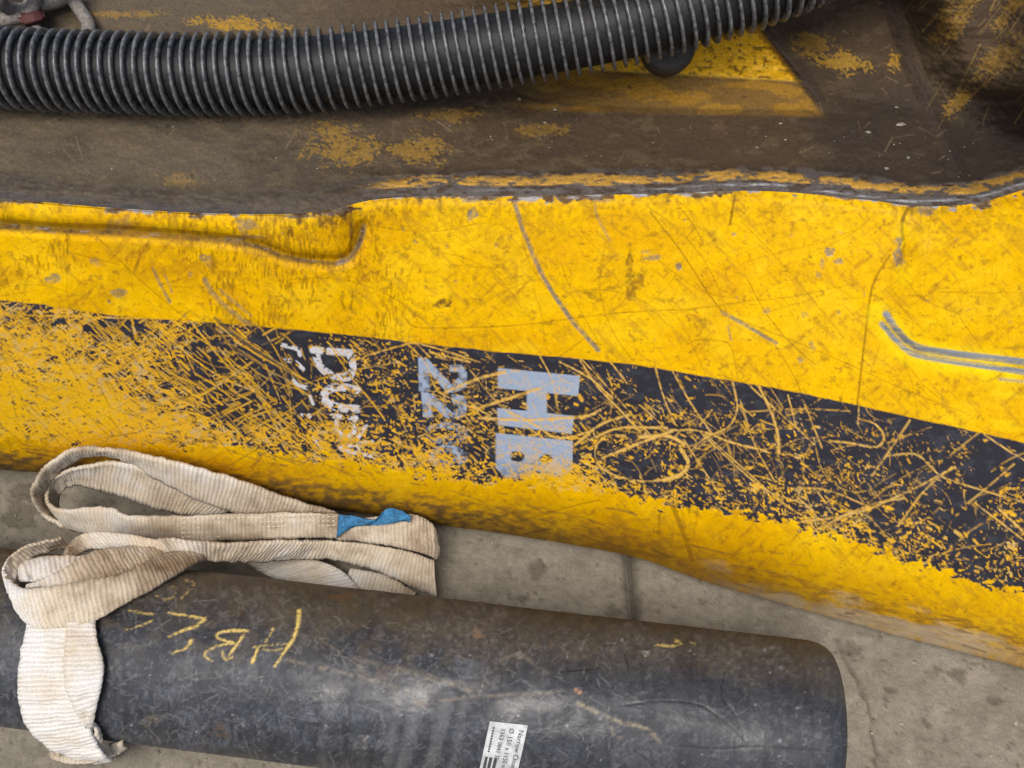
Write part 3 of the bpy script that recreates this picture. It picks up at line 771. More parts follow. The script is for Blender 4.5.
colr = np.minimum(crisp(colr, 1.3), .92)
rough = np.full(U.shape, .42)
rough = rough * (1 - stripe) + .48 * stripe
rough = np.maximum(rough, .62 * np.maximum(wear, np.maximum(under, low * .9)))
metal = np.clip(rub * .5 + gr * .25, 0, 1)
rough = np.where(rub > .3, .38, rough)

# ---- relief
disp = np.zeros_like(U)
gdep = SP.new(); SP.stroke(gdep, GROOVE, 9, 1, soft=5); disp -= .0055 * gdep
disp += .0065 * sstep(0, 18, interp(U[0], [(p[0], p[1]) for p in GROOVE if p[0] < 345])[None, :] - V) * sstep(360, 330, U)
inside = sstep(-10, 26, np.interp(V[:, 0], [60, 205, 240, 268, 318, 400], [915, 910, 902, 897, 886, 880])[:, None] * -1 + U)
_rp = [(-400, 318), (880, 318)] + R1[1:] + [(1400, 410)]
ridge = np.interp(U[0], [q[0] for q in _rp], [q[1] for q in _rp])[None, :]
plate = inside * sstep(9, -5, V - ridge)
disp += .019 * sstep(.0, .10, tt) * plate * (1 - .92 * np.clip((V - 190) / 165, 0, 1))
lump = SP.new(); SP.stroke(lump, R1, 10, 1, soft=5); disp += .0008 * lump
disp += .0030 * (fbm(U / 120, V / 90, 3, 5) - .5) + .0010 * (fbm(U / 30, V / 24, 3, 6) - .5)
disp += .00022 * (fbm(U / 3, V / 3, 3, 7) - .5)
disp -= .0006 * gr + .0004 * dk + .00030 * wear + .0007 * br - .00012 * silver_a
disp -= .0003 * low * (1 - ln2) + .0007 * rimw * (1 - ln3)

# ---- the lofted face
us = np.concatenate([np.arange(-300, 0, 6), np.arange(0, 1024, 1.0), np.arange(1024, 1330, 6)])
NS = 430
sp = np.concatenate([np.linspace(0, 1, NS), np.linspace(1.005, 1.16, 20)])
phi = np.radians(-38 * (1 - sstep(0, .03, sp)) + 6 * sstep(.03, .55, sp) + 42 * sstep(.60, 1.0, sp) + 78 * sstep(1.0, 1.09, sp))
ds = np.diff(sp)
cx_ = np.concatenate([[0], np.cumsum(np.cos(phi[:-1]) * ds)]); cy_ = np.concatenate([[0], np.cumsum(np.sin(phi[:-1]) * ds)])
ch = complex(cx_[NS - 1], cy_[NS - 1])
Zc = (cx_ + 1j * cy_) / ch                                       # start 0, tangency point 1
P0 = at(us, interp(us, LIP), np.full(len(us), Z_LIP)); P1 = at(us, interp(us, BOT), np.full(len(us), Z_BOT))
chord = (P1[:, 1] - P0[:, 1]) + 1j * (P1[:, 2] - P0[:, 2])
C3 = Zc[:, None] * chord[None, :]
PP = np.empty((len(sp), len(us), 3))
PP[..., 0] = P0[:, 0] + (P1[:, 0] - P0[:, 0]) * np.clip(Zc.real, 0, 1.02)[:, None]
PP[..., 1] = P0[:, 1] + C3.real; PP[..., 2] = P0[:, 2] + C3.imag
pu, pv = proj(PP)
pn = grid_normals(PP)
if (pn * (CO - PP)).sum(-1).mean() < 0: pn = -pn
PP = PP + pn * (SP.sample(disp, pu, pv) * (sp > .004)[:, None])[..., None]
pu, pv = proj(PP)
pv_s = np.where((sp > 1)[:, None], interp(us, BOT)[None, :] - 1, pv)
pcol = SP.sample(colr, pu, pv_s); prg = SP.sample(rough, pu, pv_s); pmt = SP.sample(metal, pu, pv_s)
pn = grid_normals(PP)
flip = (pn * (CO - PP)).sum(-1).mean() < 0
if flip: pn = -pn
PF = grid_faces(len(sp), len(us))
if flip: PF = PF[:, ::-1]
V3, N3 = PP.reshape(-1, 3), pn.reshape(-1, 3)
AT = {"Col": pcol.reshape(-1, 3), "rough": prg.ravel(), "metal": pmt.ravel()}
fu = pu.ravel()[PF].mean(1); fv = pv.ravel()[PF].mean(1)

region = np.zeros(len(PF), int)
st_f = (fv > np.interp(fu, U[0], stop[0])) & (fv < np.interp(fu, U[0], sbot[0])) & (np.repeat(sp[:-1], len(us) - 1) < 1)
region[st_f] = 1
let = SP.new()
def letter_region(code, polys=(), strokes=()):
    m = SP.new()
    for p in polys: SP.poly(m, p)
    for p, w in strokes: SP.stroke(m, p, w)
    region[(SP.sample(m, fu, fv) > .5) & (region == 1)] = code
letter_region(2, [[(498, 368), (580, 376), (572, 434), (498, 425)], [(496, 433), (573, 441), (571, 480), (496, 480)]])
letter_region(3, [[(418, 357), (467, 363), (468, 470), (424, 468)]])
letter_region(4, [[(313, 346), (356, 349), (376, 458), (338, 460), (328, 416)]])

def submesh(name, code, parent):
    f = PF[region == code]
    idx, inv = np.unique(f, return_inverse=True)
    return mesh_obj(name, V3[idx], inv.reshape(f.shape), M_panel, parent, {k: a[idx] for k, a in AT.items()}, N3[idx])
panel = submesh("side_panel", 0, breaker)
panel["label"] = "scratched yellow side panel"
stripe_o = submesh("stripe_decal", 1, breaker)
stripe_o["label"] = "worn black stripe across the yellow side"
for code, lab in ((2, "silver letters HB"), (3, "silver figures 2200"), (4, "white letters DURA, mostly scraped off")):
    o = submesh("lettering", code, stripe_o); o["label"] = lab

# ================================================================== BREAKER: dusty top with recess
SL = Sheet(-330, -280, 1354, 240)
U, V = SL.U, SL.V
lipv = interp(U[0], LIP)[None, :] + 0 * U
dl = lipv - V                                                    # distance behind the lip
def zfield(u, v, lip):
    d = lip - v
    z = np.full(u.shape, Z_LIP)
    z = z + .003 * sstep(0, 9, d) - .008 * sstep(10, 30, d) * (.35 + .65 * sstep(250, 520, u))
    left = sstep(520, 420, u)
    z = z + left * (.00018 * np.clip(d - 30, 0, None) + .0004 * np.clip(60 - v, 0, 60) * .6)
    # stepped rear wall in the middle
    mid = (1 - left)
    foot = 108 + .02 * (u - 560)
    knee = 68 + .055 * (u - 560)
    right = sstep(770, 822, u - .75 * (v - 40))                 # beyond the slanting weld
    a = np.clip(foot - v, 0, None); b = np.clip(knee - v, 0, None)
    wall = .00045 * a + .00042 * b
    wall = np.where(v < -40, wall + 0 * v, wall)
    rw = .00052 * np.clip(92 + .18 * (u - 820) - v, 0, None) * sstep(1010, 900, u)
    z = z + mid * (wall * (1 - right) + rw * right)
    # big slanted cheek on the right, rising to the right and back
    edge = np.interp(v, [-280, 0, 60, 110, 190], [850, 893, 912, 935, 962])
    q = np.clip(u - edge, 0, 150)
    cheek = .00050 * q * sstep(150, 60, v - .25 * (u - 960)) + .00035 * np.clip(100 - v, 0, None) * sstep(0, 60, q)
    z = z + cheek
    # pocket behind the lip on the right
    z = z - .022 * sstep(915, 1000, u) * sstep(6, 26, d) * sstep(80, 145, v - .05 * (u - 960))
    return z
zl = zfield(U, V, lipv)
def bead(m, pts, w, soft): SL.stroke(m, pts, w, 1, soft=soft)
weld = SL.new()
bead(weld, [(735, -5), (757, 22), (785, 55), (806, 82), (818, 98)], 9, 4)
bead(weld, [(878, -20), (893, 10), (905, 45), (914, 72), (930, 105), (950, 150), (962, 186)], 10, 5)
zl += .0035 * weld
n1 = fbm(U / 70, V / 26, 4, 1); n2 = fbm(U / 18, V / 8, 4, 5); n3 = rank(fbm(U / 5, V / 3.2, 4, 9)); n4 = rank(fbm(U / 36, V / 14, 4, 13))
cl = np.broadcast_to(lin([90, 72, 52]) * .66, U.shape + (3,)).copy()
cl = mix(cl, lin([104, 93, 76]) * .78, sstep(520, 200, U) * .8)
cl = mix(cl, lin([70, 58, 48]) * .68, sstep(.45, .65, n1) * .4)
cl = mix(cl, lin([130, 112, 82]) * .72, sstep(.52, .72, n2) * .25)
cl = mix(cl, lin([54, 46, 40]) * .7, sstep(780, 850, U) * sstep(70, 110, V) * .55)
n5 = rank(fbm(U / 13, V / 7, 4, 4)); n7 = rank(fbm((U + .6 * V) / 3.2, (V - .4 * U) / 1.7, 3, 15)); ye = SL.new(); soft_y = SL.new()
# yellow paint showing through the dust
def patch(x, y, rx, ry, a, thr=.55, an=0):
    dx, dy = rot(U - x, V - y, an)
    k = np.clip(1.25 - np.hypot(dx / rx, dy / ry), 0, 1)
    np.maximum(ye, a * np.clip((k * 1.25 - n7 * .75 - n5 * .5 - thr * .22) * 2.6, 0, 1), out=ye)
patch(345, 150, 55, 26, .55); patch(420, 150, 60, 24, .5); patch(330, 130, 40, 14, .5, .6); patch(180, 180, 30, 16, .3, .9); patch(540, 130, 40, 10, .35, .6)
patch(240, 24, 75, 9, .8, .35, 3); patch(130, 14, 70, 6, .45, .6); patch(235, 27, 44, 5, 1.0, .15, 3); patch(450, 115, 50, 10, .4, .7)
patch(840, 62, 40, 16, .8, .35, 12); patch(893, 62, 10, 14, .8, .3); patch(815, 45, 40, 18, .45, .6); patch(960, 100, 30, 14, .55, .5, -45); patch(1000, 60, 50, 20, .4, .6, -40); patch(960, 20, 60, 14, .45, .55, -60)
patch(945, 20, 14, 50, .35, .5, 20); patch(1010, 10, 40, 12, .4, .6, -50)
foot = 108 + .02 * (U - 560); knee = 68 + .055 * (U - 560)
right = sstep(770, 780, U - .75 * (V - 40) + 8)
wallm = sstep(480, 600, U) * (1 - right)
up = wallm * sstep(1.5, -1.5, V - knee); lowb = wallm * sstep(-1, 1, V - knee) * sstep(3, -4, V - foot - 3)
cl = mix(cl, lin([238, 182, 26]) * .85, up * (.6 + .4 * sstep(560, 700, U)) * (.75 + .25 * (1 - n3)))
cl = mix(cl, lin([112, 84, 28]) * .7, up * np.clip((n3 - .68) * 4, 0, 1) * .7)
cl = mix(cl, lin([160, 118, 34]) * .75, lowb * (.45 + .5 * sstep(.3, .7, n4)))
kl = SL.new(); SL.stroke(kl, [(560, 67), (620, 71), (700, 76), (760, 79), (802, 81)], 2.2, .8); cl = mix(cl, lin([226, 188, 70]) * .7, kl * .7 * (.4 + .6 * n4))
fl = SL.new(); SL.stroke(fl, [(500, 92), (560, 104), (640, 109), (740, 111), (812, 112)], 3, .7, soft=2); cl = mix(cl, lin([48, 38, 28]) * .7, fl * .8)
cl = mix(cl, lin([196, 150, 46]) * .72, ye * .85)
cl = mix(cl, lin([72, 60, 52]) * .7, weld * .75)
cl = mix(cl, lin([40, 36, 34]) * .7, sstep(925, 975, U) * sstep(8, 26, dl) * sstep(95, 125, V) * .35)  # shade of the pocket behind the lip, painted into the colour
# streaks on the cheek
stx = SL.new()
for k in range(60):
    x = g.uniform(900, 1080); y = g.uniform(-60, 130); L = g.uniform(10, 60); a = -math.radians(g.uniform(40, 68))
    SL.stroke(stx, [(x, y), (x + L * math.cos(a), y + L * math.sin(a))], g.uniform(.6, 2.2), g.uniform(.2, .6))
cl = mix(cl, lin([176, 140, 70]) * .72, stx * sstep(880, 920, U) * .8)
cl = mix(cl, lin([34, 30, 28]), sstep(900, 960, U) * sstep(.62, .8, n4) * .2)
# scuffs, grease
sc = SL.new(); dkm = SL.new()
for k in range(420):
    x = g.uniform(-300, 1330); y = g.uniform(-60, 190); L = g.gamma(2, 4); a = g.choice([-.5, .4, .1, 1.0, -.9]) + g.normal(0, .3)
    SL.stroke(sc, [(x, y), (x + L * math.cos(a), y + L * math.sin(a))], g.uniform(.5, 1.6), g.uniform(.15, .6))
for k in range(500):
    SL.spot(dkm, g.uniform(-300, 1330), g.uniform(-60, 195), g.uniform(.7, 3.2), g.uniform(.6, 2), g.uniform(.3, .8), seed=k, rough=.8)
cl = mix(cl, lin([164, 140, 106]) * .75, sc * .65); cl = mix(cl, lin([34, 28, 24]), dkm * .7)
# the rim behind the lip
r1 = rank(fbm(U / 30, V / 6, 4, 3)); r2 = rank(fbm(U / 8, V / 3, 4, 7))
rim = sstep(26, 21, dl + 5 * (r1 - .5)) 
fadeL = sstep(340, 420, U)
cl = mix(cl, mix(np.broadcast_to(lin([98, 90, 84]) * .82, U.shape + (3,)), lin([78, 64, 52]) * .8, sstep(.45, .9, r2)), rim * (.35 + .6 * fadeL))
band = sstep(9, 12, dl + 3 * (r1 - .5)) * sstep(22, 18, dl + 4 * (r2 - .5))
cl = mix(cl, lin([222, 168, 64]) * .85, band * fadeL * np.clip((r1 * .6 + r2 * .6 + .25 * n3 - .42) * 2.6, 0, 1) * .8)
sil = SL.new(); SL.stroke(sil, [(x, float(np.interp(x, U[0], lipv[0])) - 5 - 1.5 * math.sin(x / 37)) for x in range(470, 1120, 20)], 2.2, .9, soft=1.0, n=3)
sil = sil * sstep(.35, .8, rank(fbm(U / 30, V / 4, 4, 6))) * (.25 + .75 * sstep(600, 700, U))
cl = mix(cl, lin([178, 180, 184]) * .8, sil * .8)
cl = mix(cl, lin([70, 72, 80]) * .7, sstep(12, 2, dl) * sstep(330, 240, U) * (.5 + .5 * r2) * .7)
disp = .0016 * (n1 - .5) + .0020 * (n2 - .5) + .0006 * (n3 - .5) - .0006 * dkm + .0012 * band * r2 + rim * (.0005 * (r2 - .5) + .0012 * (r1 - .5))
cl = np.minimum(crisp(cl, 1.3), .9)
rl = np.full(U.shape, .80); rl -= .35 * sil + .25 * up
ml = sil * .5
zl = zl + disp * sstep(0, 4, dl)

rows = np.concatenate([np.linspace(0, 1, 205), 1 + np.linspace(.06, 1, 26)])
lv = interp(us, LIP)
VV = np.where(rows[:, None] <= 1, lv[None, :] * (1 - rows[:, None]) + -6 * rows[:, None], -6 - (rows[:, None] - 1) * 200)
UU = np.broadcast_to(us[None, :], VV.shape)
ZZ = SL.sample(zl, UU, VV); ZZ[0] = Z_LIP
PL = at(UU, VV, ZZ)
pn = grid_normals(PL)
fl_ = (pn * (CO - PL)).sum(-1).mean() < 0
FL = grid_faces(*VV.shape)
if fl_: FL = FL[:, ::-1]
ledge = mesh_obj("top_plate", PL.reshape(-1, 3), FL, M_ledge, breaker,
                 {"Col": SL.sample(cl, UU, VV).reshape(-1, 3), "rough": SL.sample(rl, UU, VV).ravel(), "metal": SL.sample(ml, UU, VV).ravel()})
ledge["label"] = "dusty brown top of the housing with patches of yellow paint"

# bulk of the housing behind the panel, standing on the floor
bm = bmesh.new()
r = bmesh.ops.create_cube(bm, size=1)
bmesh.ops.scale(bm, vec=(1.30, .50, .30), verts=bm.verts)
bmesh.ops.translate(bm, vec=(0, .95, .15), verts=bm.verts)
bmesh.ops.bevel(bm, geom=bm.edges[:], offset=.03, segments=3, affect='EDGES')
bm_obj("housing_core", bm, M_core, breaker)

def lathe(center, axis, prof, seg=40):
    ax = np.array(axis, float); ax /= np.linalg.norm(ax)
    e1 = np.cross(ax, [1, 0, 0]); e1 /= np.linalg.norm(e1); e2 = np.cross(ax, e1)
    th = np.linspace(0, 2 * np.pi, seg, endpoint=False)
    pr = np.array(prof)
    Vv = np.array(center) + pr[:, 1][:, None, None] * ax + pr[:, 0][:, None, None] * (np.cos(th)[None, :, None] * e1 + np.sin(th)[None, :, None] * e2)
    return Vv.reshape(-1, 3), grid_faces(len(pr), seg, wrap=True)[:, ::-1]
def surf(u, v):
    return at(np.array(u, float), np.array(v, float), SL.sample(zl, np.array([u], float), np.array([v], float))[0])
plug_prof = [(.0001, .0075), (.012, .0075), (.0185, .007), (.0220, .005), (.0235, 0), (.0235, -.02)]
for (u, v) in ((668, 46), (8, 96)):
    c = surf(u, v)
    Vv, Ff = lathe(c, (0, -.75, .66), plug_prof)
    mesh_obj("rubber_plug", Vv, Ff, M_plug, breaker)

# ================================================================== STEEL BAR on the floor
R = .076; BY = .300; BA = math.radians(-7); S_END = .2665; S_START = -.95
bdir = np.array([math.cos(BA), math.sin(BA), 0]); bnrm = np.array([-math.sin(BA), math.cos(BA), 0]); bup = np.array([0, 0, 1.0])
B0 = np.array([0, BY, R])
bar = empty("steel_bar", tuple(B0 + bdir * -.3 - np.array([0, 0, R])))
tag(bar, "thick round black steel bar with yellow chalk writing and white label lying on the floor", "steel bar")

def bar_hit(u, v, off=0.0):
    """point on the bar's skin (raised by off) along the sight line, or the nearest point to the bar when the line passes it"""
    d = ray(np.array(u, float), np.array(v, float)); o = CO - B0
    dp = d - bdir * (d @ bdir); op = o - bdir * (o @ bdir)
    a = dp @ dp; b = 2 * dp @ op; c = op @ op - (R + off) ** 2
    D = b * b - 4 * a * c
    t = (-b - math.sqrt(D)) / (2 * a) if D > 0 else -b / (2 * a)
    return CO + d * t

SB = Sheet(-330, 530, 900, 900)
U, V = SB.U, SB.V
topv = 545 + .1145 * U; k = (V - topv) / 185                     # 0 at the upper outline, 1 at the lower
n1 = fbm(U / 60, V / 30, 4, 1); n2 = rank(fbm(U / 14, V / 12, 4, 4)); n3 = rank(fbm(U / 4, V / 4, 3, 8)); n4 = rank(fbm(U / 30, V / 18, 4, 11)); vs = rank(fbm(U / 7, V / 60, 3, 6))
cb = np.broadcast_to(lin([50, 52, 56]) * .9, U.shape + (3,)).copy()
cb = mix(cb, lin([32, 34, 40]) * .9, sstep(.3, .8, vs) * .65)
cb = mix(cb, lin([122, 126, 136]) * .9, (.25 + .75 * sstep(.3, 1.0, rank(fbm(U / 40, V / 14, 3, 3)))) * (.1 + .9 * rank(fbm(U / 5, V / 8, 5, 13, .85)) ** 1.5) * .36 * sstep(.35, .75, k) * (.25 + .75 * sstep(640, 420, U)))  # pale bluish sky light painted onto the lower half, broken by noise
dust = np.clip(sstep(.46, .05, k + .25 * (n1 - .5)) * (.55 + .45 * n4), 0, 1)
cb = mix(cb, lin([104, 91, 71]) * .85, dust * .72 * (.55 + .7 * n3))
cb = mix(cb, lin([92, 80, 60]) * .8, np.clip((n2 - .62) * 4, 0, 1) * sstep(.75, .2, k) * sstep(560, 400, U) * .5)
sp_ = SB.new()
for q in range(3200):                                              # pale scuffs
    x = g.uniform(-320, 850); kk = g.uniform(.1, 1); y = 545 + .1145 * x + 185 * kk; L = g.gamma(2, 3.5); a = g.choice([1.57, 1.2, .3, -.5, 2.0]) + g.normal(0, .3)
    SB.stroke(sp_, [(x, y), (x + L * math.cos(a), y + L * math.sin(a))], g.uniform(.4, 1.3), g.uniform(.12, .7) * (1 if x < 620 else .5))
cb = mix(cb, lin([150, 146, 142]) * .7, sp_ * .7)
cb = mix(cb, lin([120, 118, 120]) * .75, np.clip((n3 - .80) * 6, 0, 1) * sstep(.4, .6, n4) * .35)
gs = SB.new()
for p, w, a in [([(398, 700), (392, 735), (386, 775)], 8, .45), ([(420, 695), (410, 735), (400, 775)], 12, .5), ([(447, 698), (440, 730), (428, 772)], 12, .55), ([(464, 700), (452, 770)], 7, .35), ([(330, 690), (322, 760)], 10, .2), ([(600, 700), (640, 715)], 6, .3)]:
    SB.stroke(gs, p, w, a, soft=3)
cb = mix(cb, lin([128, 126, 126]) * .7, gs * (.5 + .5 * n2))
tan = SB.new()
for p, w, a in [([(285, 660), (340, 672), (400, 688), (440, 700), (470, 697), (560, 692)], 3, .45), ([(578, 703), (596, 712), (620, 722), (645, 728), (662, 742)], 4, .8), ([(610, 720), (614, 735), (622, 738)], 2, .5), ([(340, 655), (420, 675), (470, 690)], 6, .3),
                ([(325, 642), (345, 655), (362, 668)], 2, .5), ([(448, 652), (466, 660)], 2, .5), ([(500, 660), (520, 655), (545, 672)], 4, .3)]:
    SB.stroke(tan, p, w, a, soft=1.5)
tan = tan * np.clip(1.2 - 1.2 * rank(fbm(U / 4, V / 4, 3, 7)), 0, 1)
cb = mix(cb, lin([160, 144, 118]) * .8, tan)
bkn = np.clip(1.2 - 1.1 * rank(fbm(U / 3, V / 3, 3, 5)), 0, 1)
for x, y, rx, ry, c, a in [(382, 674, 8, 6, (104, 80, 62), .6), (478, 634, 5, 5, (140, 112, 88), .8), (420, 702, 6, 4, (122, 88, 66), .5), (578, 692, 5, 4, (204, 146, 100), .8), (152, 721, 10, 5, (110, 100, 88), .7), (221, 730, 7, 6, (104, 82, 66), .6), (470, 668, 12, 10, (100, 102, 106), .6), (342, 690, 7, 5, (112, 112, 112), .5),
                           (520, 656, 5, 4, (150, 140, 128), .6), (646, 654, 3, 3, (170, 165, 155), .8), (130, 590, 12, 5, (110, 90, 60), .3), (780, 668, 3, 3, (150, 150, 150), .5), (342, 596, 14, 4, (120, 82, 52), .5), (362, 744, 10, 8, (120, 112, 100), .4), (640, 752, 34, 14, (104, 100, 98), .35)]:
    m = SB.new(); SB.spot(m, x, y, rx, ry, a, seed=int(x), rough=1.2); m = m * bkn; cb = mix(cb, lin(c) * .8, m)
wh = SB.new()
for x, y in [(755, 705), (806, 742), (780, 741), (695, 654), (770, 673), (805, 692), (735, 668), (197, 680), (150, 675), (622, 640), (300, 700), (470, 655), (690, 650)] + [(g.uniform(0, 840), g.uniform(610, 768)) for _ in range(45)]:
    SB.spot(wh, x, y, g.uniform(.6, 1.6), g.uniform(.6, 2.2), .8, seed=int(x), rough=.6)
cb = mix(cb, lin([190, 190, 190]) * .8, wh * .5)
hair = SB.new()
for p in ([(442, 663), (452, 675), (460, 692)], [(625, 652), (629, 672)], [(620, 706), (660, 701), (700, 705), (730, 726), (750, 745)], [(678, 746), (720, 749), (760, 747), (830, 751)], [(725, 672), (722, 695), (735, 715), (745, 738)], [(560, 672), (600, 668)], [(325, 640), (360, 664)]):
    SB.stroke(hair, p, 1.3, .85)
cb = mix(cb, lin([14, 14, 16]), hair)
ch = SB.new()
for p, w, w2, a in [([(299, 611), (298, 624), (293, 639), (285, 651), (275, 666)], 6, 3, 1), ([(273, 629), (270, 635), (266, 642)], 4, 3, .75), ([(258, 648), (255, 656), (252, 662)], 2.5, 6, 1), ([(254, 647), (270, 645), (288, 644)], 2.5, 2, .6), ([(258, 649), (275, 650), (286, 648)], 2, 2, .5),
                    ([(228, 631), (238, 630.5), (248, 631)], 5, 4, 1), ([(244, 634), (238, 643), (231, 653), (229, 659)], 4, 3, .95), ([(230, 631), (219, 633), (218, 638), (226, 641), (234, 643)], 3.5, 4, 1), ([(234, 643), (217, 646), (207, 651), (205, 656), (212, 661)], 3.5, 2, .9), ([(222, 652), (225, 659), (230, 659), (233, 656)], 2.5, 2.5, .9),
                    ([(168, 613), (188, 616), (205, 619)], 3, 5, .8), ([(205, 619), (196, 626), (182, 631), (169, 637)], 5, 3, .9), ([(191, 641), (186, 648), (172, 653)], 5, 1.5, .95), ([(128, 610), (142, 613), (156, 614)], 3, 3, .6), ([(152, 621), (140, 626), (127, 630)], 3, 2, .7),
                    ([(156, 596), (165, 600), (174, 596), (176, 588), (168, 586)], 3, 3, .35), ([(182, 598), (190, 590), (194, 583), (184, 580)], 3, 3, .4), ([(655, 645), (672, 646), (681, 643), (676, 641)], 3, 5, .7), ([(690, 642), (696, 645)], 2, 2, .4)]:
    SB.stroke(ch, p, w * .72, a * .92, w2 * .72, soft=1.0)
cb = mix(cb, lin([222, 192, 106]) * .88, np.clip(ch * 1.2 - 1.0 * np.clip(rank(fbm(U / 2.2, V / 2.2, 3, 9)) - .35, 0, 1), 0, 1))
endm = sstep(812, 830, U - (V - 640) * .12)
cb = mix(cb, lin([70, 72, 76]) * .85, endm * .3)
cb = np.minimum(crisp(cb, 1.3), .9)
db = .0010 * (n1 - .5) + .00035 * (n4 - .5) - .0004 * hair + .0004 * dust * (n3 - .3) + .00018 * (n3 - .5) + .0003 * ch

ss = np.concatenate([np.linspace(S_START, -.50, 40), np.arange(-.4985, S_END - .0205, .0013)])
FA, FR = .020, .011
fil = [(S_END - FA + FA * math.sin(a), R - FR + FR * math.cos(a)) for a in np.radians(np.linspace(0, 90, 32))]
prof = [(s, R) for s in ss] + fil + [(S_END, rr) for rr in (.045, .03, .012, .0005)]
prof = [(S_START, .0005), (S_START, .05), (S_START, R - .004)] + prof
prof = np.array(prof)
# finer around the side that faces the yard
th = np.concatenate([np.linspace(math.radians(20), math.radians(240), 330, endpoint=False), np.linspace(math.radians(240), math.radians(380), 50, endpoint=False)])
dirs = np.cos(th)[:, None] * bnrm + np.sin(th)[:, None] * bup
PB = B0 + prof[:, 0][:, None, None] * bdir + prof[:, 1][:, None, None] * dirs[None]
pu, pv = proj(PB)
nb_ = np.broadcast_to(dirs[None], PB.shape)
front = ((nb_ * (CO - PB)).sum(-1) > 0)
body = (np.abs(prof[:, 1] - R) < .003) & (prof[:, 0] > S_START)
su = np.where(front, pu, 300 + (pu * 1.3) % 120); sv_ = np.where(front, pv, 690 + 3 * (th[None, :] % 3))
PB = PB + dirs[None] * (SB.sample(db, su, sv_) * front * body[:, None])[..., None]
FB = grid_faces(len(prof), len(th), wrap=True)[:, ::-1]
rb = SB.sample(np.clip(.50 + .36 * dust + .2 * ch + .3 * (n4 - .5), .1, 1), su, sv_)
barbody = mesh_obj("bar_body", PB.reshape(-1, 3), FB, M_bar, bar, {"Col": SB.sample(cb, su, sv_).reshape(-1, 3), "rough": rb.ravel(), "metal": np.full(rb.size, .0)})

# paper label on the bar, with its print
def bar_param(P):
    q = P - B0
    return q @ bdir, math.atan2(q @ bup, q @ bnrm)
lc = [bar_param(bar_hit(u, v)) for (u, v) in ((490, 721), (528, 725))]
sa0, ta0 = lc[0]; sa1, ta1 = lc[1]
Wd = sa1 - sa0
skew = -.12
def lab_pt(a, b, off):
    """a across (0..1 along the bar), b metres down the skin"""
    s = sa0 + a * Wd + b * skew; t = ta0 + (ta1 - ta0) * a + b / R
    return B0 + s * bdir + (R + off) * (math.cos(t) * bnrm + math.sin(t) * bup)
LH = .056
na, nb2 = 8, 16
GV = np.array([[lab_pt(a, b * LH, .0007 + .0004 * (a > .9)) for a in np.linspace(0, 1, na)] for b in np.linspace(0, 1, nb2)])
label = mesh_obj("paper_label", GV.reshape(-1, 3), grid_faces(nb2, na), M_paper, bar)
label["label"] = "white printed paper label"
def label_text(txt, a_base, b0, height, stretch=1.0):
    """lettering that runs down the skin, its foot towards the left"""
    c = bpy.data.curves.new("print", 'FONT'); c.body = txt; c.size = 1.0; c.resolution_u = 2
    o = bpy.data.objects.new("print", c); COL.objects.link(o)
    dg = bpy.context.evaluated_depsgraph_get()
    me = bpy.data.meshes.new_from_object(o.evaluated_get(dg))
    bpy.data.objects.remove(o); bpy.data.curves.remove(c)
    par = np.array(label.parent.location)
    for vx in me.vertices:
        x, y = vx.co.x, vx.co.y
        vx.co = Vector(lab_pt(a_base + y * height / Wd, b0 + x * height * stretch, .0013) - par)
    me.materials.clear(); me.materials.append(M_ink)
    return link(bpy.data.objects.new("print", me), label)
label_text("Narrow Chisel", .80, .004, .0058)
label_text("\u00d8 150 x 1150 mm", .55, .0035, .0055)
label_text("3363 0841 35", .33, .004, .0050)
for b_ in np.arange(.004, .024, .0022):
    q = np.array([[lab_pt(a, b, .0013) for a in (.11, .16)] for b in (b_, b_ + .0015)])
    mesh_obj("print_mark", q.reshape(-1, 3), grid_faces(2, 2), M_ink, label)
for a0, a1 in ((.08, .15), (.19, .27), (.32, .40)):
    q = np.array([[lab_pt(a, b, .0013) for a in (a0, a1)] for b in np.linspace(.030, .047, 5)])
    mesh_obj("print_bar", q.reshape(-1, 3), grid_faces(5, 2), M_ink, label)

# ================================================================== HOSE with coil guard
hose = empty("hydraulic_hose", tuple(at(300., 72., .43)))
tag(hose, "black hydraulic hose wrapped in a ribbed coil guard lying across the housing", "hose")
hp = [(-330, 40, .452), (-160, 56, .450), (0, 68, .448), (100, 72, .447), (200, 74.5, .447), (300, 71.5, .449), (400, 61, .453), (500, 46.5, .462), (600, 30, .474), (700, 5, .490), (800, -30, .508), (930, -90, .530), (1100, -170, .55)]
path = smooth_line(np.array([at(float(a), float(b), c) for a, b, c in hp]), 40)
seg = np.linalg.norm(np.diff(path, axis=0), axis=1); sl = np.concatenate([[0], np.cumsum(seg)])
def hose_frame(s):
    p = np.stack([np.interp(s, sl, path[:, i]) for i in range(3)], -1)
    e = .004
    t = np.stack([np.interp(s + e, sl, path[:, i]) - np.interp(s - e, sl, path[:, i]) for i in range(3)], -1)
    t /= np.linalg.norm(t, axis=-1, keepdims=True)
    fr = np.cross(t, [0, 0, 1.0]); fr /= np.linalg.norm(fr, axis=-1, keepdims=True)      # towards the front
    u_ = np.cross(fr, t)
    return p, t, fr, u_
s0 = np.linspace(.005, sl[-1] - .005, 260)
p, t, fr, u_ = hose_frame(s0)
th = np.linspace(0, 2 * np.pi, 40, endpoint=False)
Vh = p[:, None] + .0258 * (np.cos(th)[None, :, None] * u_[:, None] + np.sin(th)[None, :, None] * fr[:, None])
mesh_obj("hose_body", Vh.reshape(-1, 3), grid_faces(260, 40, wrap=True), M_hose, hose)
PITCH_C = .0089
turns = (sl[-1] - .02) / PITCH_C
nh = int(turns * 44)
sc_ = np.linspace(.01, sl[-1] - .01, nh); an = 2 * np.pi * (sc_ - .01) / PITCH_C
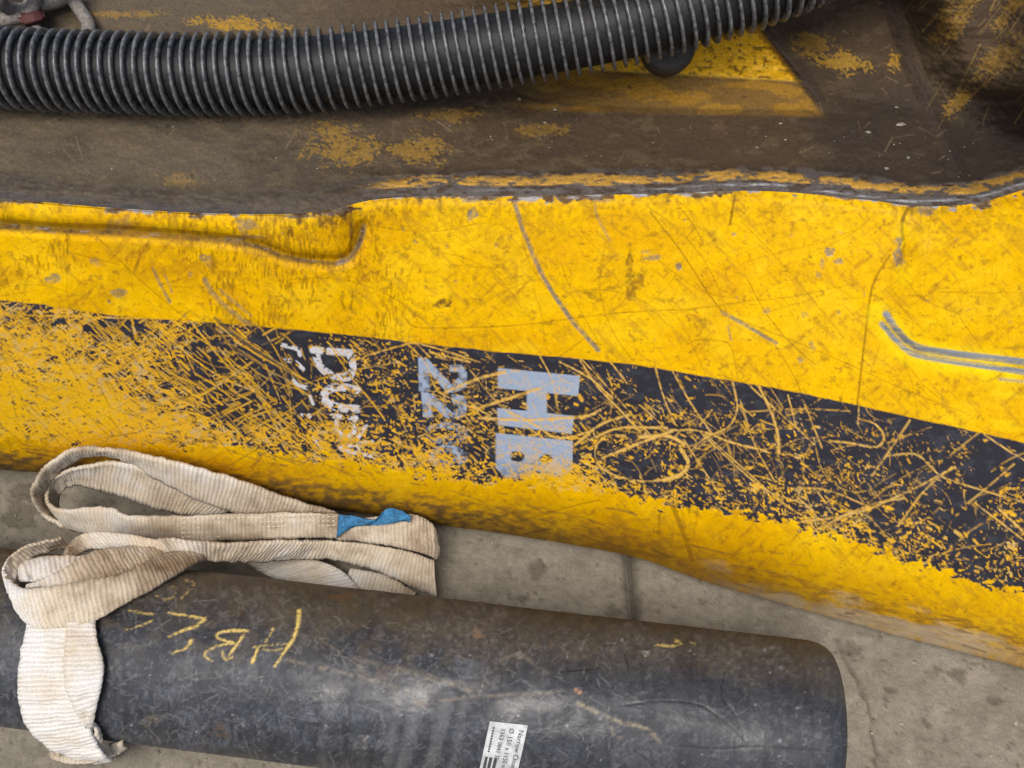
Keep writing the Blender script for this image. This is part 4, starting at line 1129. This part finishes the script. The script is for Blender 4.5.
jit = .0022 * (vn(sc_ * 30, sc_ * 0 + 3, 5) - .5)
p, t, fr, u_ = hose_frame(sc_ + jit)
rad = np.cos(an)[:, None] * u_ + np.sin(an)[:, None] * fr
cs = [(-.0015, .0250), (-.0015, .0300), (-.0012, .0316), (-.0005, .0323), (.0005, .0323), (.0012, .0316), (.0015, .0300), (.0015, .0250)]
wobr = 1 + .012 * (vn(an * .35, an * 0, 3) - .5)
Vc = np.stack([p + t * a + rad * (b * wobr)[:, None] for a, b in cs], 1)
coil = mesh_obj("coil_guard", Vc.reshape(-1, 3), grid_faces(nh, len(cs), wrap=True), M_coil, hose)
coil["label"] = "black plastic coil guard with rubbed edges"

# ================================================================== CHAIN end at the upper left
chain = empty("chain", tuple(at(30., 15., .43)))
tag(chain, "grey steel chain links with a faded red catch above the hose", "chain")
def link_path(c, ax, side, length, width, n=40):
    ax = np.array(ax, float); ax /= np.linalg.norm(ax); side = np.array(side, float); side -= ax * (side @ ax); side /= np.linalg.norm(side)
    a = np.linspace(0, 2 * np.pi, n, endpoint=False)
    x = np.cos(a); y = np.sin(a)
    return np.array(c) + ((length - width) / 2 * np.sign(x) * (np.abs(x) > .02) + width / 2 * x)[:, None] * ax + (width / 2 * y)[:, None] * side
c1 = at(-8., 0., .462); c2 = at(36., -6., .468); c3 = at(58., 20., .446)
for c, axx, sd_, L_, W_ in ((c1, (1, .15, .1), (0, .6, .8), .070, .034), (c2, (.9, .45, 0), (0.1, -.5, .8), .056, .036), (c3, (.55, -.75, -.25), (.6, .6, .2), .066, .040)):
    Vv, Ff = tube(link_path(c, axx, sd_, L_, W_), .0056, 16, True)
    mesh_obj("link", Vv, Ff, M_link, chain)
bm = bmesh.new(); bmesh.ops.create_cube(bm, size=1); bmesh.ops.scale(bm, vec=(.020, .030, .008), verts=bm.verts)
bmesh.ops.bevel(bm, geom=bm.edges[:], offset=.0025, segments=2, affect='EDGES')
bmesh.ops.rotate(bm, verts=bm.verts, cent=(0, 0, 0), matrix=__import__('mathutils').Matrix.Rotation(.5, 3, 'Z'))
bmesh.ops.translate(bm, verts=bm.verts, vec=Vector(at(30., 13., .452)))
bm_obj("red_catch", bm, M_red, chain)

# ================================================================== SLING
sling = empty("lifting_sling", tuple(at(200., 545., .0)))
tag(sling, "dirty cream webbing sling with torn blue tag looped round the black bar", "sling")
def ribbon(name, A, B, mat=M_web, th=.0032, parent=sling, camber=.0015, uoff=0.0, n=14, m=9, wave=.0022, dirt_and_light=0.05):
    def pt(q):
        return bar_hit(q[0], q[1], float(q[2][1:]) / 1000) if isinstance(q[2], str) else at(float(q[0]), float(q[1]), q[2] / 100.0)
    a = smooth_line(np.array([pt(q) for q in A]), n); b = smooth_line(np.array([pt(q) for q in B]), n)
    fr_ = np.random.default_rng(int(uoff * 100) + 3)
    a = a + fr_.normal(0, .00022, a.shape); b = b + fr_.normal(0, .00022, b.shape)
    w = np.linspace(0, 1, m)
    G = a[:, None] * (1 - w)[None, :, None] + b[:, None] * w[None, :, None]
    ln_ = np.concatenate([[0], np.cumsum(np.linalg.norm(np.diff((a + b) / 2, axis=0), axis=1))])
    nr = grid_normals(G)
    # smooth the normals along the strap
    for _ in range(6):
        nr[1:-1] = (nr[:-2] + nr[1:-1] * 2 + nr[2:]) / 4
    nr /= np.linalg.norm(nr, axis=-1, keepdims=True) + 1e-9
    if (nr * (CO - G)).sum(-1).mean() < 0: nr = -nr
    bow = camber * np.sin(np.pi * w)[None, :] + wave * (fbm(ln_[:, None] * 40 + uoff, w[None, :] * 2 + 0 * ln_[:, None], 2, 3) - .5)
    bow = bow - .0007 * (np.exp(-((w - .5) / .06) ** 2) + np.exp(-((w - .04) / .05) ** 2))[None, :]
    bow = bow + .0034 * (fbm(ln_[:, None] * 130 + uoff * 9, w[None, :] * 3 + ln_[:, None] * 30, 2, 6) - .5)
    T = G + nr * (bow + th / 2)[..., None]; Bm = G + nr * (bow - th / 2)[..., None]
    nl = len(a)
    ring = np.concatenate([T, Bm[:, ::-1]], 1)                  # closed cross-section
    k = ring.shape[1]
    F = grid_faces(nl, k, wrap=True)
    width = np.linalg.norm(a - b, axis=1)
    vv = np.concatenate([w, w[::-1]])
    uv = np.stack([np.broadcast_to((ln_ + uoff)[:, None], (nl, k)), vv[None, :] * .05 + 0 * ln_[:, None]], -1).reshape(-1, 2)
    cap0 = [[j, j + 1, k - 2 - j, k - 1 - j] for j in range(m - 1)]
    o_ = (nl - 1) * k
    cap1 = [[o_ + q for q in f[::-1]] for f in cap0]
    F = np.vstack([F, np.array(cap0), np.array(cap1)])
    dd = np.broadcast_to((np.interp(np.linspace(0, 1, nl), np.linspace(0, 1, len(np.atleast_1d(dirt_and_light))), np.atleast_1d(dirt_and_light)))[:, None], (nl, k)).ravel()  # tan stains, and the whitening of frontal light, as one colour offset
    return mesh_obj(name, ring.reshape(-1, 3), F, mat, parent, uv=uv, attrs={'dirt_and_light': dd})

ribbon("webbing", [(285, 556, 3.5), (315, 560, 3.4), (342, 571, 3), (364, 594, 2)], [(240, 558, 2.6), (263, 573, 2.2), (288, 584, 1.8), (305, 604, 1.4)], uoff=.3)
ribbon("webbing", [(350, 568, 2.4), (385, 575, 2.2), (416, 592, 1.4)], [(340, 596, 1), (380, 602, 1), (410, 612, .8)], uoff=.2)
ribbon("webbing", [(158, 538, 14.6), (190, 540, 13.4), (230, 543, 11), (290, 541, 8.2), (325, 541, 6.6), (352, 543, 6.6), (385, 547, 6.4), (412, 552, 6), (434, 561, 5.2)],
                  [(172, 552, 12.6), (196, 558, 11.4), (222, 561, 9.6), (268, 561, 6.4), (317, 558, 4.5), (345, 561, 4.4), (375, 570, 4), (405, 583, 3.3), (437, 597, 2.4)], uoff=.1)
eye = ribbon("eye_webbing", [(337, 512, 8.2), (290, 499, 10.2), (230, 477, 14), (170, 461, 16.5), (130, 452, 17), (100, 448, 17), (72, 451, 16.2), (48, 465, 14), (35, 483, 11), (32, 497, 9), (42, 514, 6), (62, 527, 5)],
                       [(325, 531, 6), (280, 527, 6.8), (222, 508, 9.6), (172, 487, 12.2), (135, 464, 13.6), (102, 455, 13.6), (77, 460, 12.4), (58, 475, 10.2), (49, 493, 6.4), (48, 506, 5), (58, 522, 3.8), (76, 532, 3.2)], uoff=.7)
ribbon("eye_webbing", [(250, 500, 10.2), (180, 480, 12.4), (120, 463, 13.6), (80, 467, 13), (60, 474, 11.4), (49, 486, 8.6), (47, 499, 7.8), (56, 510, 7.4), (80, 508, 7.8), (108, 508, 8.2), (130, 516, 9), (180, 516, 9.8), (240, 514, 10), (300, 513, 9.9), (340, 514, 9.6)],
                      [(215, 520, 6.6), (168, 511, 7.4), (115, 494, 8.6), (82, 485, 9), (66, 488, 7.6), (59, 497, 5.4), (58, 511, 4.6), (68, 527, 4.2), (92, 535, 4.6), (112, 537, 5), (134, 539, 5.8), (180, 542, 6.8), (240, 540, 7.3), (300, 537, 7.6), (340, 537, 7.5)], uoff=1.1)
ribbon("webbing", [(336, 514, 8.9), (360, 518, 8.9), (385, 516, 8.8), (410, 514, 8.6), (426, 519, 8.0), (433, 528, 7.0), (435, 536, 5.6)],
                  [(336, 539, 6.8), (362, 541, 6.9), (388, 545, 6.9), (410, 550, 6.7), (428, 555, 6.1), (436, 558, 5.2), (436, 560, 4.0)], uoff=.45)
ribbon("blue_tag", [(337, 513, 9.5), (350, 514.5, 9.5), (372, 518, 9.4), (388, 508.5, 9.9), (400, 510, 9.9), (412, 516.5, 9.5)],
                   [(337, 538, 7.6), (346, 531, 8.3), (366, 526, 8.7), (385, 524, 8.9), (400, 522, 9), (411, 520.5, 9)], mat=M_blue, th=.0012, camber=.002, uoff=.0, wave=.012)["label"] = "torn blue identification tag"
# rows of stitching where the eye is sewn shut
def stitch_rows(u0, u1, rows, parent):
    Vs, Fs = [], []
    for r in rows:
        x = u0
        while x < u1:
            va = 515.5 - (x - 180) * .012 + r * (24.5 - (x - 180) * .012); za = (9.8 + (7.0 - 9.8) * r) / 100 + .0042
            c = [at(x + dx, va + dv, za) for dx, dv in ((0, -.55), (3.4, -.55), (3.4, .55), (0, .55))]
            b = len(Vs)
            Vs += c + [q + np.array([0, -.0006, .0006]) * 1.0 for q in c]
            Fs += [[b, b + 3, b + 2, b + 1], [b + 4, b + 5, b + 6, b + 7], [b, b + 1, b + 5, b + 4], [b + 1, b + 2, b + 6, b + 5], [b + 2, b + 3, b + 7, b + 6], [b + 3, b, b + 4, b + 7]]
            x += 5.0
    return tag(mesh_obj("stitching", Vs, Fs, M_thread, parent, smooth=False), kind="stuff")
stitch_rows(182, 335, (.12, .31, .5, .69, .88), sling)
# turns round the bar
ribbon("webbing", [(62, 559, "b6"), (66, 548, "b8"), (76, 538, "b10"), (92, 532, "b12"), (126, 534, "b12"), (155, 539, "b10"), (185, 541, "b4"), (210, 543, 4.6)],
                  [(69, 562, "b3"), (76, 556, "b3"), (90, 550, "b3"), (110, 548, "b3"), (135, 549, "b3"), (160, 552, "b3"), (184, 553, "b3"), (212, 552, 3.2)], uoff=.33)
ribbon("webbing", [(18, 566, "b6"), (30, 560, "b9"), (48, 557, "b10"), (80, 556, "b9"), (110, 556, "b6")], [(23, 582, "b6"), (36, 580, "b6"), (52, 576, "b6"), (80, 568, "b5"), (110, 562, "b4")], uoff=.52, dirt_and_light=-.05)
ribbon("webbing", [(28, 584, "b12"), (48, 577, "b14"), (68, 566, "b15"), (97, 551, "b15"), (135, 547, "b13"), (160, 547, "b10"), (185, 546, "b4"), (215, 545, 4.2)], [(28, 590, "b8"), (52, 588, "b10"), (76, 584, "b11"), (112, 577, "b11"), (146, 564, "b9"), (168, 556, "b7"), (190, 555, "b3"), (218, 553, 3.0)], uoff=.77, dirt_and_light=[.0, .1, .14, .1])
ribbon("webbing", [(228, 546, 4.6), (196, 549, "b6"), (165, 555, "b14"), (144, 563, "b18"), (122, 574, "b20"), (89, 580, "b21"), (50, 587, "b20"), (22, 588, "b18"), (8, 580, "b17"), (3, 570, "b18"), (9, 557, "b20"), (27, 546, "b22"), (62, 538, "b20")],
                  [(232, 556, 3.0), (204, 560, "b4"), (180, 572, "b6"), (155, 588, "b7"), (128, 602, "b8"), (96, 620, "b9"), (62, 628, "b9"), (32, 627, "b9"), (18, 608, "b9"), (12, 589, "b8"), (20, 569, "b8"), (38, 554, "b9"), (68, 546, "b9")], uoff=.15, dirt_and_light=[.14, .2, .18, .1, 0, -.08, -.05, .1, .12])
ribbon("webbing", [(30, 612, "b4"), (26, 632, "b5"), (20, 660, "b6"), (18, 685, "b7"), (21, 710, "b9"), (34, 733, "b12"), (52, 748, "b15"), (74, 757, "b17"), (90, 760, 1.5)],
                  [(92, 606, "b4"), (94, 632, "b5"), (98, 660, "b5"), (98, 684, "b5"), (94, 706, "b6"), (91, 726, "b8"), (97, 743, "b13"), (108, 757, "b17"), (116, 758, 1.2)], uoff=.6, n=18, m=15, dirt_and_light=-.14)  # negative offset paints the front strap whiter, as lit from the front
ribbon("webbing", [(68, 610, "b8"), (66, 636, "b10"), (64, 660, "b11"), (65, 685, "b11"), (74, 708, "b11"), (86, 728, "b12")],
                  [(95, 612, "b6"), (97, 636, "b7"), (103, 660, "b7"), (103, 680, "b7"), (98, 702, "b7"), (92, 728, "b9")], uoff=.93, n=18, dirt_and_light=-.08)
ribbon("webbing", [(50, 745, "b10"), (64, 754, "b13"), (84, 758, "b14"), (100, 757, "b12")], [(52, 755, "b13"), (66, 763, "b17"), (84, 764, "b17"), (98, 762, "b15")], uoff=.2)
ribbon("webbing", [(92, 722, "b5"), (97, 736, "b5"), (106, 744, "b4"), (122, 742, "b2")], [(95, 736, "b10"), (101, 748, "b12"), (112, 757, "b13"), (127, 747, "b3")], uoff=.4)

# ================================================================== loose grit
def grit(name, spots, label, cat):
    bm = bmesh.new()
    gg = np.random.default_rng(5)
    for P, r_ in spots:
        q = bmesh.ops.create_icosphere(bm, subdivisions=1, radius=r_)
        for vv in q["verts"]:
            vv.co = Vector((vv.co.x * gg.uniform(.5, 1.5), vv.co.y * gg.uniform(.4, 1.2), vv.co.z * gg.uniform(.2, .7))) + Vector(P) + Vector((0, 0, r_ * .3))
    o = bm_obj(name, bm, M_grit, None, smooth=False)
    return tag(o, label, cat, kind="stuff")
sp1 = []
for u, v, r_ in [(915, 663, .0028), (901, 724, .002), (1016, 724, .0025), (872, 733, .002), (157, 753, .0028), (205, 760, .0018), (990, 756, .002), (720, 632, .0016), (850, 655, .0016)]:
    sp1.append((at(float(u), float(v), 0.), r_))
for k in range(170):
    sp1.append((at(g.uniform(-60, 1080), g.uniform(500, 790), 0.), g.uniform(.0005, .0016)))
grit("floor_grit", sp1, "pale grit scattered over the concrete floor", "grit")
sp2 = []
for u, v, r_ in [(901, 126, .0034), (868, 133, .0024), (897, 108, .0018), (908, 158, .0018), (886, 169, .002), (780, 124, .0016), (785, 140, .0012), (840, 180, .001), (757, 148, .0016), (555, 110, .0018), (545, 123, .0014), (520, 100, .002)]:
    sp2.append((surf(u, v), r_))
for k in range(110):
    u, v = g.uniform(20, 1000), g.uniform(100, 185)
    sp2.append((surf(u, v), g.uniform(.0003, .0008)))
grit("housing_grit", sp2, "pale crumbs lying on the dusty top of the breaker", "grit")
